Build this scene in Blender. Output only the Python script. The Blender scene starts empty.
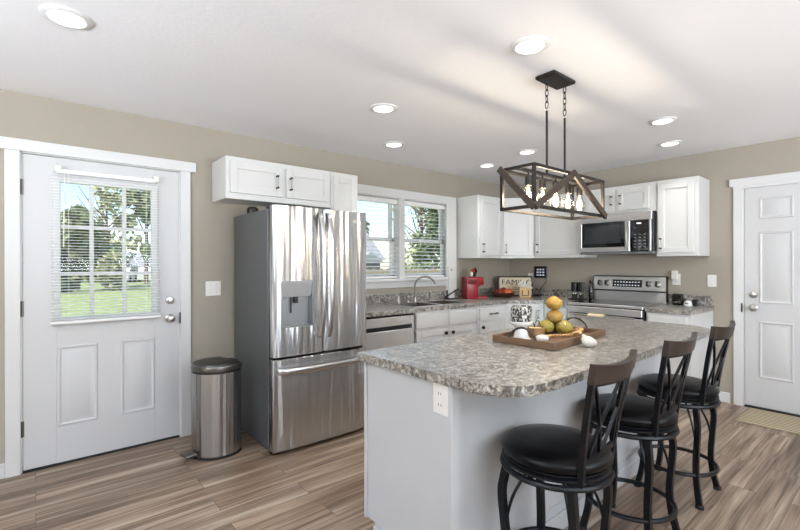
import bpy, bmesh, math, random
from mathutils import Matrix, Vector
R = math.radians
PI = math.pi
random.seed(7)
C = bpy.context.scene.collection
SC = bpy.context.scene

# ------------------------------------------------------------------ camera, world, sun, big lights, exposure
D, E, H = 3.68, 5.077, 2.43          # north wall, east wall, ceiling height
WX, SY = -2.7, -3.5                  # west wall, south wall

cam = bpy.data.cameras.new('camera')
cam.sensor_width = 36.0
cam.lens = 435.25 / 800 * 36.0
cam.clip_start = 0.05
cam.clip_end = 300
camo = bpy.data.objects.new('camera', cam)
C.objects.link(camo)
camo.matrix_world = (Matrix.Translation((0, 0, 1.329)) @ Matrix.Rotation(R(-39.98), 4, 'Z')
                     @ Matrix.Rotation(R(90 - .055), 4, 'X') @ Matrix.Rotation(R(-.113), 4, 'Z'))
SC.camera = camo

SC.view_settings.view_transform = 'Standard'
SC.view_settings.look = 'None'
SC.view_settings.gamma = 1.0
SC.view_settings.use_curve_mapping = False
SC.view_settings.exposure = 0.0
SC.cycles.use_denoising = True
SC.cycles.max_bounces = 8
SC.cycles.diffuse_bounces = 5
SC.cycles.transparent_max_bounces = 16
SC.cycles.sample_clamp_indirect = 6.0
SC.cycles.caustics_reflective = False
SC.cycles.caustics_refractive = False

world = bpy.data.worlds.new('sky')
SC.world = world
world.use_nodes = True
wn = world.node_tree
wn.nodes.clear()
sky = wn.nodes.new('ShaderNodeTexSky')
sky.sky_type = 'NISHITA'
sky.sun_disc = False
sky.sun_elevation = R(48)
sky.sun_rotation = R(250)
sky.air_density = 1.0
sky.dust_density = 0.6
bg = wn.nodes.new('ShaderNodeBackground')
bg.inputs['Strength'].default_value = 0.26
wo = wn.nodes.new('ShaderNodeOutputWorld')
wn.links.new(sky.outputs[0], bg.inputs[0])
wn.links.new(bg.outputs[0], wo.inputs[0])

sun = bpy.data.lights.new('sun', 'SUN')
sun.energy = 7.0
sun.angle = R(1.0)
sun.color = (1, .96, .9)
suno = bpy.data.objects.new('sun', sun)
C.objects.link(suno)
suno.rotation_euler = Vector((0.62, 0.25, -0.85)).to_track_quat('-Z', 'Y').to_euler()

def fill_light(name, loc, direction, w, h, power, col=(.84, .92, 1)):
    l = bpy.data.lights.new(name, 'AREA')
    l.shape = 'RECTANGLE'
    l.size = w
    l.size_y = h
    l.energy = power
    l.color = col
    o = bpy.data.objects.new(name, l)
    C.objects.link(o)
    o.location = loc
    o.rotation_euler = Vector(direction).to_track_quat('-Z', 'Z').to_euler()
    return o
# added fill lights at the unseen rear windows, tilted up to brighten the ceiling
fill_light('ceiling_fill_south', (0.1, SY + .02, 1.35), (0, 1, 6), 1.5, 1.5, 270)
fill_light('ceiling_fill_south', (2.1, SY + .02, 1.35), (.9, 1, 3.5), 1.5, 1.5, 420)
fill_light('ceiling_fill_west', (WX + .02, .9, 1.35), (1, 0, 7), 1.5, 1.5, 340)

# ------------------------------------------------------------------ helpers
WM = {}
def W(o):
    return WM.get(o.name, Matrix.Identity(4))

class B:
    """collects shapes in one bmesh"""
    def __init__(s, M=None):
        s.bm = bmesh.new()
        s.M = M or Matrix.Identity(4)
    def _v(s, co, M=None):
        p = Vector(co)
        if M is not None:
            p = M @ p
        return s.bm.verts.new(s.M @ p)
    def box(s, x0, x1, y0, y1, z0, z1, bev=.0, M=None, seg=1):
        r = bmesh.ops.create_cube(s.bm, size=1)
        vs = r['verts']
        T = Matrix.Translation(((x0 + x1) / 2, (y0 + y1) / 2, (z0 + z1) / 2)) @ Matrix.Diagonal((abs(x1 - x0), abs(y1 - y0), abs(z1 - z0), 1))
        bmesh.ops.transform(s.bm, matrix=T, verts=vs)
        if bev > 0:
            es = list({e for v in vs for e in v.link_edges})
            rr = bmesh.ops.bevel(s.bm, geom=es, offset=min(bev, .45 * min(abs(x1 - x0), abs(y1 - y0), abs(z1 - z0))), segments=seg, affect='EDGES', profile=.5)
            vs = list({v for f in rr['faces'] for v in f.verts})
            stack = list(vs); seen = set(vs)
            while stack:
                v = stack.pop()
                for e in v.link_edges:
                    w = e.other_vert(v)
                    if w not in seen:
                        seen.add(w); stack.append(w)
            vs = list(seen)
        T2 = s.M @ M if M is not None else s.M
        bmesh.ops.transform(s.bm, matrix=T2, verts=vs)
        return s
    def rings(s, rings, close_u=True, cap0=True, cap1=True, close_v=False):
        n = len(rings[0])
        for a, b in list(zip(rings[:-1], rings[1:])) + ([(rings[-1], rings[0])] if close_v else []):
            for i in range(n if close_u else n - 1):
                j = (i + 1) % n
                try:
                    s.bm.faces.new((a[i], a[j], b[j], b[i]))
                except ValueError:
                    pass
        if not close_v:
            if cap0 and n > 2:
                s.bm.faces.new(list(reversed(rings[0])))
            if cap1 and n > 2:
                s.bm.faces.new(rings[-1])
        return s
    def lathe(s, prof, c=(0, 0, 0), seg=24, M=None, sx=1, sy=1):
        rs = []
        for r, z in prof:
            r = max(r, 1e-4)
            rs.append([s._v((c[0] + r * sx * math.cos(2 * PI * i / seg), c[1] + r * sy * math.sin(2 * PI * i / seg), c[2] + z), M) for i in range(seg)])
        return s.rings(rs)
    def tube(s, pts, r, seg=8, closed=False, flat=None, M=None):
        """flat = (w, h) for a rectangular section; r may be a list"""
        P = [Vector(p) for p in pts]
        n = len(P)
        rs = []
        up = None
        for i in range(n):
            if closed:
                t = (P[(i + 1) % n] - P[i - 1]).normalized()
            else:
                t = (P[min(i + 1, n - 1)] - P[max(i - 1, 0)]).normalized()
            if up is None:
                a = Vector((0, 0, 1)) if abs(t.z) < .9 else Vector((1, 0, 0))
                up = (a - t * a.dot(t)).normalized()
            else:
                up = (up - t * up.dot(t))
                up = up.normalized() if up.length > 1e-6 else Vector((1, 0, 0))
            sd = t.cross(up)
            rr = r[i] if isinstance(r, (list, tuple)) else r
            if flat:
                w, h = flat
                q = [(w / 2, h / 2), (-w / 2, h / 2), (-w / 2, -h / 2), (w / 2, -h / 2)]
                rs.append([s._v(P[i] + sd * a_ + up * b_, M) for a_, b_ in q])
            else:
                rs.append([s._v(P[i] + sd * rr * math.cos(2 * PI * k / seg) + up * rr * math.sin(2 * PI * k / seg), M) for k in range(seg)])
        return s.rings(rs, close_v=closed)
    def prism(s, poly, z0, z1, M=None, bev=0):
        n = len(poly)
        if bev > 0:
            def off(d):
                out = []
                for i in range(n):
                    a, b, c = Vector(poly[i - 1]), Vector(poly[i]), Vector(poly[(i + 1) % n])
                    t1, t2 = (b - a).normalized(), (c - b).normalized()
                    n1, n2 = Vector((-t1.y, t1.x)), Vector((-t2.y, t2.x))
                    m = (n1 + n2)
                    m = m / max(.2, m.length_squared / 2)
                    out.append(b + m * d)
                return out
            P0 = off(bev)
            lv = [(P0, z0), (poly, z0 + bev), (poly, z1 - bev), (P0, z1)]
        else:
            lv = [(poly, z0), (poly, z1)]
        return s.rings([[s._v((p[0], p[1], z), M) for p in pl] for pl, z in lv])
    def sphere(s, c, r, sx=1, sy=1, sz=1, u=14, v=9, M=None):
        prof = [(r * math.sin(PI * k / v), -r * sz * math.cos(PI * k / v)) for k in range(v + 1)]
        return s.lathe(prof, c, u, M, sx, sy)
    def loops(s, loops, M=None, cap=True):
        return s.rings([[s._v(p, M) for p in l] for l in loops], cap0=False, cap1=cap)
    def quad(s, a, b, c, d):
        s.bm.faces.new([s._v(p) for p in (a, b, c, d)])
        return s
    def build(s, name, m, parent=None, world=True, smooth=35, kind=None, label=None):
        if parent is not None and world:
            inv = W(parent).inverted()
            bmesh.ops.transform(s.bm, matrix=inv, verts=s.bm.verts)
        bmesh.ops.recalc_face_normals(s.bm, faces=s.bm.faces)
        me = bpy.data.meshes.new(name)
        s.bm.to_mesh(me)
        s.bm.free()
        for mm in (m if isinstance(m, list) else [m]):
            me.materials.append(mm)
        if smooth:
            me.shade_smooth()
            me.set_sharp_from_angle(angle=R(smooth))
        o = bpy.data.objects.new(name, me)
        C.objects.link(o)
        if parent is not None:
            o.parent = parent
            WM[o.name] = W(parent)
        if kind:
            o['kind'] = kind
        if label:
            o['label'] = label
        return o

def tag(o, label, cat, group=None, kind=None):
    o['label'] = label
    o['category'] = cat
    if group:
        o['group'] = group
    if kind:
        o['kind'] = kind
    return o

def thing(name, label, cat, loc=(0, 0, 0), rz=0, group=None):
    o = bpy.data.objects.new(name, None)
    o.empty_display_size = .1
    C.objects.link(o)
    o.location = loc
    o.rotation_euler = (0, 0, rz)
    WM[o.name] = Matrix.Translation(loc) @ Matrix.Rotation(rz, 4, 'Z')
    return tag(o, label, cat, group)

def struct_root(name, loc=(0, 0, 0)):
    o = bpy.data.objects.new(name, None)
    C.objects.link(o)
    o.location = loc
    o['kind'] = 'structure'
    WM[o.name] = Matrix.Translation(loc)
    return o

def copy_tree(o, parent=None):
    c = o.copy()
    C.objects.link(c)
    if parent is not None:
        c.parent = parent
    for ch in list(o.children):
        copy_tree(ch, c)
    return c

def put(proto, first, loc, rz, label, group=None):
    o = proto if first else copy_tree(proto)
    o.location = loc
    o.rotation_euler = (0, 0, rz)
    o['label'] = label
    if group:
        o['group'] = group
    return o

def frame_M(o, u, n):
    """local x along u, local y along outward n, z up"""
    u = Vector((u[0], u[1], 0)).normalized()
    n = Vector((n[0], n[1], 0)).normalized()
    M = Matrix(((u.x, n.x, 0, o[0]), (u.y, n.y, 0, o[1]), (0, 0, 1, o[2]), (0, 0, 0, 1)))
    return M

def lettering(txt, name, size, M, m, parent, depth=.002, align='CENTER', bold=0, sx=1):
    cu = bpy.data.curves.new('t', 'FONT')
    cu.body = txt
    cu.size = size
    cu.extrude = depth
    cu.offset = bold
    cu.align_x = align
    cu.align_y = 'CENTER'
    o = bpy.data.objects.new('t', cu)
    me = bpy.data.meshes.new_from_object(o)
    bpy.data.objects.remove(o)
    inv = W(parent).inverted()
    me.transform(inv @ M @ Matrix.Diagonal((sx, 1, 1, 1)))
    me.name = name
    me.materials.clear()
    me.materials.append(m)
    ob = bpy.data.objects.new(name, me)
    C.objects.link(ob)
    ob.parent = parent
    WM[ob.name] = W(parent)
    return ob

# ------------------------------------------------------------------ materials
def newmat(name):
    m = bpy.data.materials.new(name)
    m.use_nodes = True
    nt = m.node_tree
    p = nt.nodes['Principled BSDF']
    return m, nt, p

def srgb(r, g, b):
    f = lambda c: (c / 255 / 12.92) if c / 255 <= .04045 else ((c / 255 + .055) / 1.055) ** 2.4
    return (f(r), f(g), f(b), 1)

def mat(name, col, rough=.5, metal=0., spec=.5, coat=0., emit=None, estr=0., bump=None, vary=0.):
    m, nt, p = newmat(name)
    p.inputs['Base Color'].default_value = col
    p.inputs['Roughness'].default_value = rough
    p.inputs['Metallic'].default_value = metal
    p.inputs['Specular IOR Level'].default_value = spec
    p.inputs['Coat Weight'].default_value = coat
    if emit:
        p.inputs['Emission Color'].default_value = emit
        p.inputs['Emission Strength'].default_value = estr
    tc = nt.nodes.new('ShaderNodeTexCoord')
    nz = nt.nodes.new('ShaderNodeTexNoise')
    nz.inputs['Scale'].default_value = bump[0] if bump else 12
    nz.inputs['Detail'].default_value = 4
    nt.links.new(tc.outputs['Object'], nz.inputs['Vector'])
    if bump:
        bp = nt.nodes.new('ShaderNodeBump')
        bp.inputs['Strength'].default_value = bump[1]
        bp.inputs['Distance'].default_value = .01
        nt.links.new(nz.outputs['Fac'], bp.inputs['Height'])
        nt.links.new(bp.outputs['Normal'], p.inputs['Normal'])
    if vary:
        mx = nt.nodes.new('ShaderNodeMix')
        mx.data_type = 'RGBA'
        mx.inputs['A'].default_value = tuple(c * (1 - vary) for c in col[:3]) + (1,)
        mx.inputs['B'].default_value = tuple(min(1, c * (1 + vary)) for c in col[:3]) + (1,)
        nt.links.new(nz.outputs['Fac'], mx.inputs['Factor'])
        nt.links.new(mx.outputs['Result'], p.inputs['Base Color'])
    return m

def ramp(nt, stops, src):
    r = nt.nodes.new('ShaderNodeValToRGB')
    el = r.color_ramp.elements
    while len(el) < len(stops):
        el.new(.5)
    for e, (pos, col) in zip(el, stops):
        e.position = pos
        e.color = col
    nt.links.new(src, r.inputs['Fac'])
    return r.outputs['Color']

WALL = mat('wall_paint', srgb(164, 156, 143), .75, bump=(90, .04))
CEIL = mat('ceiling_paint', srgb(246, 246, 249), .85, bump=(45, .12))
TRIM = mat('white_trim_paint', srgb(218, 218, 218), .38)
DOORW = mat('white_door_paint', srgb(206, 206, 207), .42)
CAB = mat('white_cabinet_paint', srgb(216, 216, 215), .34)
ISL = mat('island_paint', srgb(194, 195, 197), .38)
BLIND = mat('blind_white', srgb(244, 244, 244), .45)
BLACK = mat('black_plastic', srgb(18, 18, 19), .38)
GAP = mat('dark_gap', srgb(26, 26, 27), .8)
RUBBER = mat('black_rubber', srgb(24, 24, 24), .7)
STOOLM = mat('black_metal', srgb(9, 11, 16), .38, spec=.32)
LEATHER = mat('black_leather', srgb(7, 7, 9), .34, spec=.2, bump=(180, .05))
RAILW = mat('dark_brown_wood', srgb(44, 32, 26), .4, vary=.35)
NICKEL = mat('brushed_nickel', srgb(190, 188, 184), .28, 1)
HSTEEL = mat('polished_handle_steel', srgb(214, 214, 214), .2, 1)
FAUC = mat('satin_faucet_nickel', srgb(150, 148, 146), .3, 1)
DNICK = mat('dark_nickel', srgb(110, 106, 102), .3, 1)
BRONZE = mat('dark_bronze', srgb(40, 35, 31), .45, .4)
PWOOD = mat('weathered_brown_wood', srgb(56, 43, 33), .6, vary=.35)
WPLAST = mat('white_plastic', srgb(236, 234, 230), .35)
RED = mat('red_plastic', srgb(140, 18, 30), .35)
DGLASS = mat('black_glass', srgb(10, 10, 12), .06, spec=.6)
GREYP = mat('grey_plastic', srgb(120, 122, 125), .4)
CREAM = mat('cream_cloth', srgb(226, 208, 168), .85, vary=.1)
TWOOD = mat('walnut_tray_wood', srgb(106, 80, 58), .55, vary=.4)
BEAD = mat('pale_wood_beads', srgb(206, 164, 110), .55, vary=.15)
TASSEL = mat('white_tassel', srgb(206, 202, 192), .9, bump=(150, .5))
PEAR = mat('golden_pear_skin', srgb(172, 130, 44), .45, vary=.25)
PEARG = mat('green_pear_skin', srgb(158, 138, 56), .45, vary=.25)
CERAM = mat('white_ceramic', srgb(236, 236, 232), .2)
BWOOD = mat('light_wood', srgb(206, 176, 124), .55, vary=.2)
SIGNW = mat('cream_sign_board', srgb(216, 202, 178), .7, vary=.1)
APPLE = mat('red_apple_skin', srgb(128, 30, 22), .35, vary=.5)
ORANGEF = mat('orange_fruit_skin', srgb(196, 88, 40), .45, vary=.3)
BASKW = mat('woven_dark_basket', srgb(74, 46, 30), .7, vary=.3)
SIDE = mat('grey_painted_steel', srgb(104, 106, 109), .42, .5, bump=(300, .05))
SKYW = mat('white_siding', srgb(226, 226, 226), .7)
ROOFG = mat('grey_shingle', srgb(150, 152, 158), .8, vary=.15)
FENCE = mat('weathered_fence_wood', srgb(168, 150, 128), .85, vary=.2)
BARK = mat('grey_bark', srgb(110, 96, 82), .9, vary=.3)
CARW = mat('white_car_paint', srgb(226, 228, 230), .25)

def steel(name, base, rough, wav=.0, wscale=(3, 3, .25), aniso=.0):
    m, nt, p = newmat(name)
    p.inputs['Base Color'].default_value = base
    p.inputs['Metallic'].default_value = 1
    p.inputs['Roughness'].default_value = rough
    p.inputs['Anisotropic'].default_value = aniso
    if aniso:
        p.inputs['Anisotropic Rotation'].default_value = .25
        tg = nt.nodes.new('ShaderNodeTangent')
        tg.direction_type = 'RADIAL'
        tg.axis = 'Z'
        nt.links.new(tg.outputs[0], p.inputs['Tangent'])
    tc = nt.nodes.new('ShaderNodeTexCoord')
    mp = nt.nodes.new('ShaderNodeMapping')
    mp.inputs['Scale'].default_value = wscale
    nt.links.new(tc.outputs['Object'], mp.inputs['Vector'])
    nz = nt.nodes.new('ShaderNodeTexNoise')
    nz.inputs['Scale'].default_value = 1.0
    nz.inputs['Detail'].default_value = 1.5
    nt.links.new(mp.outputs[0], nz.inputs['Vector'])
    # fine brushing lines
    mp2 = nt.nodes.new('ShaderNodeMapping')
    mp2.inputs['Scale'].default_value = (4, 4, 900)
    nt.links.new(tc.outputs['Object'], mp2.inputs['Vector'])
    n2 = nt.nodes.new('ShaderNodeTexNoise')
    n2.inputs['Scale'].default_value = 1.0
    nt.links.new(mp2.outputs[0], n2.inputs['Vector'])
    mr = nt.nodes.new('ShaderNodeMapRange')
    mr.inputs['To Min'].default_value = rough * .93
    mr.inputs['To Max'].default_value = rough * 1.08
    nt.links.new(n2.outputs['Fac'], mr.inputs['Value'])
    nt.links.new(mr.outputs[0], p.inputs['Roughness'])
    if wav:
        bp = nt.nodes.new('ShaderNodeBump')
        bp.inputs['Strength'].default_value = 1.0
        bp.inputs['Distance'].default_value = wav
        nt.links.new(nz.outputs['Fac'], bp.inputs['Height'])
        nt.links.new(bp.outputs['Normal'], p.inputs['Normal'])
    return m
STEEL = steel('stainless_steel', srgb(230, 230, 230), .34, .03, (2.2, 2.2, .35), .7)
FSTEEL = steel('fridge_steel', srgb(206, 207, 209), .25, .03, (15.0, 15.0, .8), .92)
CANSTEEL = steel('can_steel', srgb(176, 175, 174), .24, .03, (26, 26, .15), .9)
CANLID = steel('can_lid_steel', srgb(84, 84, 86), .38, 0)

def glass_mat(name, tint=(1, 1, 1, 1), refl=.08, rough=.02):
    m, nt, p = newmat(name)
    nt.nodes.remove(p)
    out = nt.nodes['Material Output']
    tr = nt.nodes.new('ShaderNodeBsdfTransparent')
    tr.inputs[0].default_value = tint
    gl = nt.nodes.new('ShaderNodeBsdfGlossy')
    gl.inputs['Roughness'].default_value = rough
    lw = nt.nodes.new('ShaderNodeLayerWeight')
    lw.inputs['Blend'].default_value = .25
    mr = nt.nodes.new('ShaderNodeMapRange')
    mr.inputs['To Min'].default_value = refl * .5
    mr.inputs['To Max'].default_value = min(1, refl * 7)
    nt.links.new(lw.outputs['Fresnel'], mr.inputs['Value'])
    mx = nt.nodes.new('ShaderNodeMixShader')
    nt.links.new(mr.outputs[0], mx.inputs[0])
    nt.links.new(tr.outputs[0], mx.inputs[1])
    nt.links.new(gl.outputs[0], mx.inputs[2])
    nt.links.new(mx.outputs[0], out.inputs['Surface'])
    return m
PANE = glass_mat('window_glass', (.97, .985, .98, 1), .004)
JAR = glass_mat('jar_glass', (.96, .985, .985, 1), .035)
BULBG = glass_mat('clear_bulb_glass', (1, .97, .9, 1), .10)

def emit(name, col, s):
    m, nt, p = newmat(name)
    p.inputs['Base Color'].default_value = (.8, .8, .8, 1)
    p.inputs['Emission Color'].default_value = col
    p.inputs['Emission Strength'].default_value = s
    return m
DIFF = emit('light_diffuser', (1, .99, .97, 1), 4.0)
FILA = emit('glowing_filament', (1, .72, .36, 1), 60.0)
LCD = emit('lit_display', (.75, .85, 1, 1), .5)

def granite():
    m, nt, p = newmat('granite_laminate')
    tc = nt.nodes.new('ShaderNodeTexCoord')
    n1 = nt.nodes.new('ShaderNodeTexNoise')
    n1.inputs['Scale'].default_value = 17
    n1.inputs['Detail'].default_value = 8
    n1.inputs['Roughness'].default_value = .72
    n1.inputs['Distortion'].default_value = 2.2
    nt.links.new(tc.outputs['Object'], n1.inputs['Vector'])
    c1 = ramp(nt, [(.38, srgb(30, 29, 29)), (.45, srgb(92, 87, 82)), (.495, srgb(150, 145, 138)), (.55, srgb(192, 189, 183)), (.64, srgb(218, 217, 213))], n1.outputs['Fac'])
    n2 = nt.nodes.new('ShaderNodeTexNoise')
    n2.inputs['Scale'].default_value = 62
    n2.inputs['Detail'].default_value = 6
    n2.inputs['Distortion'].default_value = 1.2
    nt.links.new(tc.outputs['Object'], n2.inputs['Vector'])
    c2 = ramp(nt, [(.37, srgb(64, 60, 58)), (.46, srgb(204, 198, 190)), (.7, srgb(242, 241, 238))], n2.outputs['Fac'])
    mx = nt.nodes.new('ShaderNodeMix')
    mx.data_type = 'RGBA'
    mx.blend_type = 'MULTIPLY'
    mx.inputs['Factor'].default_value = .8
    nt.links.new(c1, mx.inputs['A'])
    nt.links.new(c2, mx.inputs['B'])
    nt.links.new(mx.outputs['Result'], p.inputs['Base Color'])
    p.inputs['Roughness'].default_value = .45
    p.inputs['Specular IOR Level'].default_value = .7
    p.inputs['Coat Weight'].default_value = 1
    p.inputs['Coat Roughness'].default_value = .32
    p.inputs['Coat IOR'].default_value = 1.85
    return m
GRAN = granite()

def planks():
    m, nt, p = newmat('vinyl_plank_floor')
    tc = nt.nodes.new('ShaderNodeTexCoord')
    br = nt.nodes.new('ShaderNodeTexBrick')
    br.offset = .37
    br.inputs['Color1'].default_value = (0, 0, 0, 1)
    br.inputs['Color2'].default_value = (1, 1, 1, 1)
    br.inputs['Mortar'].default_value = (.5, .5, .5, 1)
    br.inputs['Scale'].default_value = 1
    br.inputs['Mortar Size'].default_value = .0016
    br.inputs['Mortar Smooth'].default_value = .1
    br.inputs['Brick Width'].default_value = 1.22
    br.inputs['Row Height'].default_value = .152
    nt.links.new(tc.outputs['Object'], br.inputs['Vector'])
    # shift the grain per plank
    sc = nt.nodes.new('ShaderNodeVectorMath')
    sc.operation = 'SCALE'
    sc.inputs['Scale'].default_value = 37
    nt.links.new(br.outputs['Color'], sc.inputs[0])
    ad = nt.nodes.new('ShaderNodeVectorMath')
    nt.links.new(tc.outputs['Object'], ad.inputs[0])
    nt.links.new(sc.outputs[0], ad.inputs[1])
    def grain(sx, sy, det, dist):
        mp = nt.nodes.new('ShaderNodeMapping')
        mp.inputs['Scale'].default_value = (sx, sy, 1)
        nt.links.new(ad.outputs[0], mp.inputs['Vector'])
        nz = nt.nodes.new('ShaderNodeTexNoise')
        nz.inputs['Scale'].default_value = 1
        nz.inputs['Detail'].default_value = det
        nz.inputs['Distortion'].default_value = dist
        nt.links.new(mp.outputs[0], nz.inputs['Vector'])
        return nz.outputs['Fac']
    g1 = grain(.9, 17, 3, .6)
    c1 = ramp(nt, [(.28, srgb(90, 71, 56)), (.42, srgb(128, 108, 91)), (.55, srgb(156, 137, 119)), (.70, srgb(186, 170, 152))], g1)
    g2 = grain(2.2, 70, 6, .3)
    c2 = ramp(nt, [(.30, srgb(146, 132, 120)), (.46, srgb(232, 228, 222)), (.6, (1, 1, 1, 1))], g2)
    mx = nt.nodes.new('ShaderNodeMix')
    mx.data_type = 'RGBA'
    mx.blend_type = 'MULTIPLY'
    mx.inputs['Factor'].default_value = .85
    nt.links.new(c1, mx.inputs['A'])
    nt.links.new(c2, mx.inputs['B'])
    # plank tone
    tn = ramp(nt, [(0, (.82, .82, .82, 1)), (1, (1.0, .98, .96, 1))], br.outputs['Color'])
    m2 = nt.nodes.new('ShaderNodeMix')
    m2.data_type = 'RGBA'
    m2.blend_type = 'MULTIPLY'
    m2.inputs['Factor'].default_value = 1
    nt.links.new(mx.outputs['Result'], m2.inputs['A'])
    nt.links.new(tn, m2.inputs['B'])
    m3 = nt.nodes.new('ShaderNodeMix')
    m3.data_type = 'RGBA'
    nt.links.new(br.outputs['Fac'], m3.inputs['Factor'])
    nt.links.new(m2.outputs['Result'], m3.inputs['A'])
    m3.inputs['B'].default_value = srgb(84, 68, 54)
    nt.links.new(m3.outputs['Result'], p.inputs['Base Color'])
    p.inputs['Roughness'].default_value = .42
    bp = nt.nodes.new('ShaderNodeBump')
    bp.inputs['Strength'].default_value = .15
    bp.inputs['Distance'].default_value = .004
    nt.links.new(g2, bp.inputs['Height'])
    nt.links.new(bp.outputs['Normal'], p.inputs['Normal'])
    return m
FLOOR = planks()

def noise_two(name, a, b, scale, lo=.4, hi=.6, rough=.8, sc=(1, 1, 1), det=3):
    m, nt, p = newmat(name)
    tc = nt.nodes.new('ShaderNodeTexCoord')
    mp = nt.nodes.new('ShaderNodeMapping')
    mp.inputs['Scale'].default_value = sc
    nt.links.new(tc.outputs['Object'], mp.inputs['Vector'])
    nz = nt.nodes.new('ShaderNodeTexNoise')
    nz.inputs['Scale'].default_value = scale
    nz.inputs['Detail'].default_value = det
    nt.links.new(mp.outputs[0], nz.inputs['Vector'])
    c = ramp(nt, [(lo, a), (hi, b)], nz.outputs['Fac'])
    nt.links.new(c, p.inputs['Base Color'])
    p.inputs['Roughness'].default_value = rough
    return m
LAWN = noise_two('lawn_grass', srgb(128, 142, 84), srgb(160, 172, 112), 3)
LEAF1 = noise_two('dull_green_leaves', srgb(112, 124, 88), srgb(160, 168, 126), 2)
LEAF2 = noise_two('olive_spring_leaves', srgb(146, 148, 108), srgb(190, 190, 150), 2)
LEAF3 = noise_two('dark_evergreen_needles', srgb(72, 86, 64), srgb(120, 132, 98), 2)
CERA_PAT = noise_two('black_and_white_pattern', srgb(30, 29, 28), srgb(212, 208, 200), 80, .51, .60, .4, (1.4, 1.4, .8))

def striped_mat():
    m, nt, p = newmat('woven_striped_mat')
    tc = nt.nodes.new('ShaderNodeTexCoord')
    w = nt.nodes.new('ShaderNodeTexWave')
    w.bands_direction = 'X'
    w.inputs['Scale'].default_value = 7
    w.inputs['Distortion'].default_value = .6
    w.inputs['Detail Scale'].default_value = 9
    nt.links.new(tc.outputs['Object'], w.inputs['Vector'])
    c = ramp(nt, [(.2, srgb(118, 104, 80)), (.55, srgb(164, 150, 122)), (.9, srgb(182, 170, 144))], w.outputs['Fac'])
    nt.links.new(c, p.inputs['Base Color'])
    p.inputs['Roughness'].default_value = .95
    return m
MATW = striped_mat()

# ------------------------------------------------------------------ room shell
T = .15
b = B().box(WX - T, E + T, SY - T, D + T, -.12, 0)
b.build('floor', FLOOR, kind='structure', smooth=0)
b = B().box(WX - T, E + T, SY - T, D + T, H, H + .2)
b.build('ceiling', CEIL, kind='structure', smooth=0)
# north wall with the door and the kitchen window
DX0, DX1, DZ = -.078, .868, 2.062
KX0, KX1, KZ0, KZ1 = 2.40, 3.88, 1.165, 2.062
b = B()
b.box(WX - T, DX0, D, D + T, 0, H).box(DX0, DX1, D, D + T, DZ, H).box(DX1, KX0, D, D + T, 0, H)
b.box(KX0, KX1, D, D + T, 0, KZ0).box(KX0, KX1, D, D + T, KZ1, H).box(KX1, E + T, D, D + T, 0, H)
b.build('wall_north', WALL, kind='structure', smooth=0)
# east wall with the entry door
EY0, EY1 = .125, 1.062
b = B()
b.box(E, E + T, EY1, D, 0, H).box(E, E + T, EY0, EY1, DZ, H).box(E, E + T, SY, EY0, 0, H)
b.build('wall_east', WALL, kind='structure', smooth=0)
b = B()
b.box(WX - T, -.75, SY - T, SY, 0, H).box(-.75, .95, SY - T, SY, 0, .5).box(-.75, .95, SY - T, SY, 2.2, H)
b.box(.95, 1.25, SY - T, SY, 0, H).box(1.25, 2.95, SY - T, SY, 2.2, H).box(1.25, 2.95, SY - T, SY, 0, .5).box(2.95, E + T, SY - T, SY, 0, H)
b.build('wall_south', WALL, kind='structure', smooth=0)
b = B()
b.box(WX - T, WX, SY, .05, 0, H).box(WX - T, WX, .05, 1.75, 0, .5).box(WX - T, WX, .05, 1.75, 2.2, H).box(WX - T, WX, 1.75, D, 0, H)
b.build('wall_west', WALL, kind='structure', smooth=0)
for k, (x0, x1, z0, z1) in enumerate(((-.75, .95, .5, 2.2), (1.25, 2.95, .5, 2.2))):
    o = struct_root('window_%d' % (k + 2), ((x0 + x1) / 2, SY, z0))
    f = B()
    for xx in (x0, (x0 + x1) / 2 - .03, x1 - .06):
        f.box(xx, xx + .06, SY - .08, SY - .02, z0, z1)
    f.box(x0, x1, SY - .08, SY - .02, z0, z0 + .06).box(x0, x1, SY - .08, SY - .02, z1 - .06, z1).box(x0, x1, SY - .08, SY - .02, (z0 + z1) / 2 - .02, (z0 + z1) / 2 + .02)
    f.build('window_frame', TRIM, o, smooth=0)
o = struct_root('window_4', (WX, .9, .5))
f = B()
for yy in (.05, .87, 1.69):
    f.box(WX - .08, WX - .02, yy, yy + .06, .5, 2.2)
f.box(WX - .08, WX - .02, .05, 1.75, .5, .56).box(WX - .08, WX - .02, .05, 1.75, 2.14, 2.2)
f.build('window_frame', TRIM, o, smooth=0)

# baseboards
B().box(WX, -.146, D - .014, D, 0, .092, .003).build('baseboard_north', TRIM, kind='structure')
B().box(E - .014, E, 1.155, 1.283, 0, .098, .003).build('baseboard_east', TRIM, kind='structure')
B().box(.935, 1.2, D - .014, D, 0, .092, .003).build('baseboard_door', TRIM, kind='structure').name = 'baseboard_north.001'

# casing of the half-glass door
b = B()
b.box(-.146, DX0 + .006, D - .02, D, 0, 2.056, .002)
b.box(DX1 - .006, .933, D - .02, D, 0, 2.056, .002)
b.box(-.186, .973, D - .026, D, 2.056, 2.131, .002)
b.box(DX0, DX0 + .014, D, D + T, 0, DZ).box(DX1 - .014, DX1, D, D + T, 0, DZ).box(DX0, DX1, D, D + T, DZ - .012, DZ)
b.build('trim_1', TRIM, kind='structure')
# casing of the panel door on the east wall
b = B()
b.box(E - .02, E, EY1 - .006, 1.128, 0, 2.032, .002)
b.box(E - .02, E, .055, EY0 + .006, 0, 2.032, .002)
b.box(E - .026, E, .02, 1.158, 2.032 + .024, 2.128, .002).box(E - .022, E, .055, 1.128, 2.03, 2.06, .002)
b.box(E, E + T, EY1 - .012, EY1, 0, DZ).box(E, E + T, EY0, EY0 + .012, 0, DZ).box(E, E + T, EY0, EY1, DZ - .012, DZ)
b.build('trim_2', TRIM, kind='structure')

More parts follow.
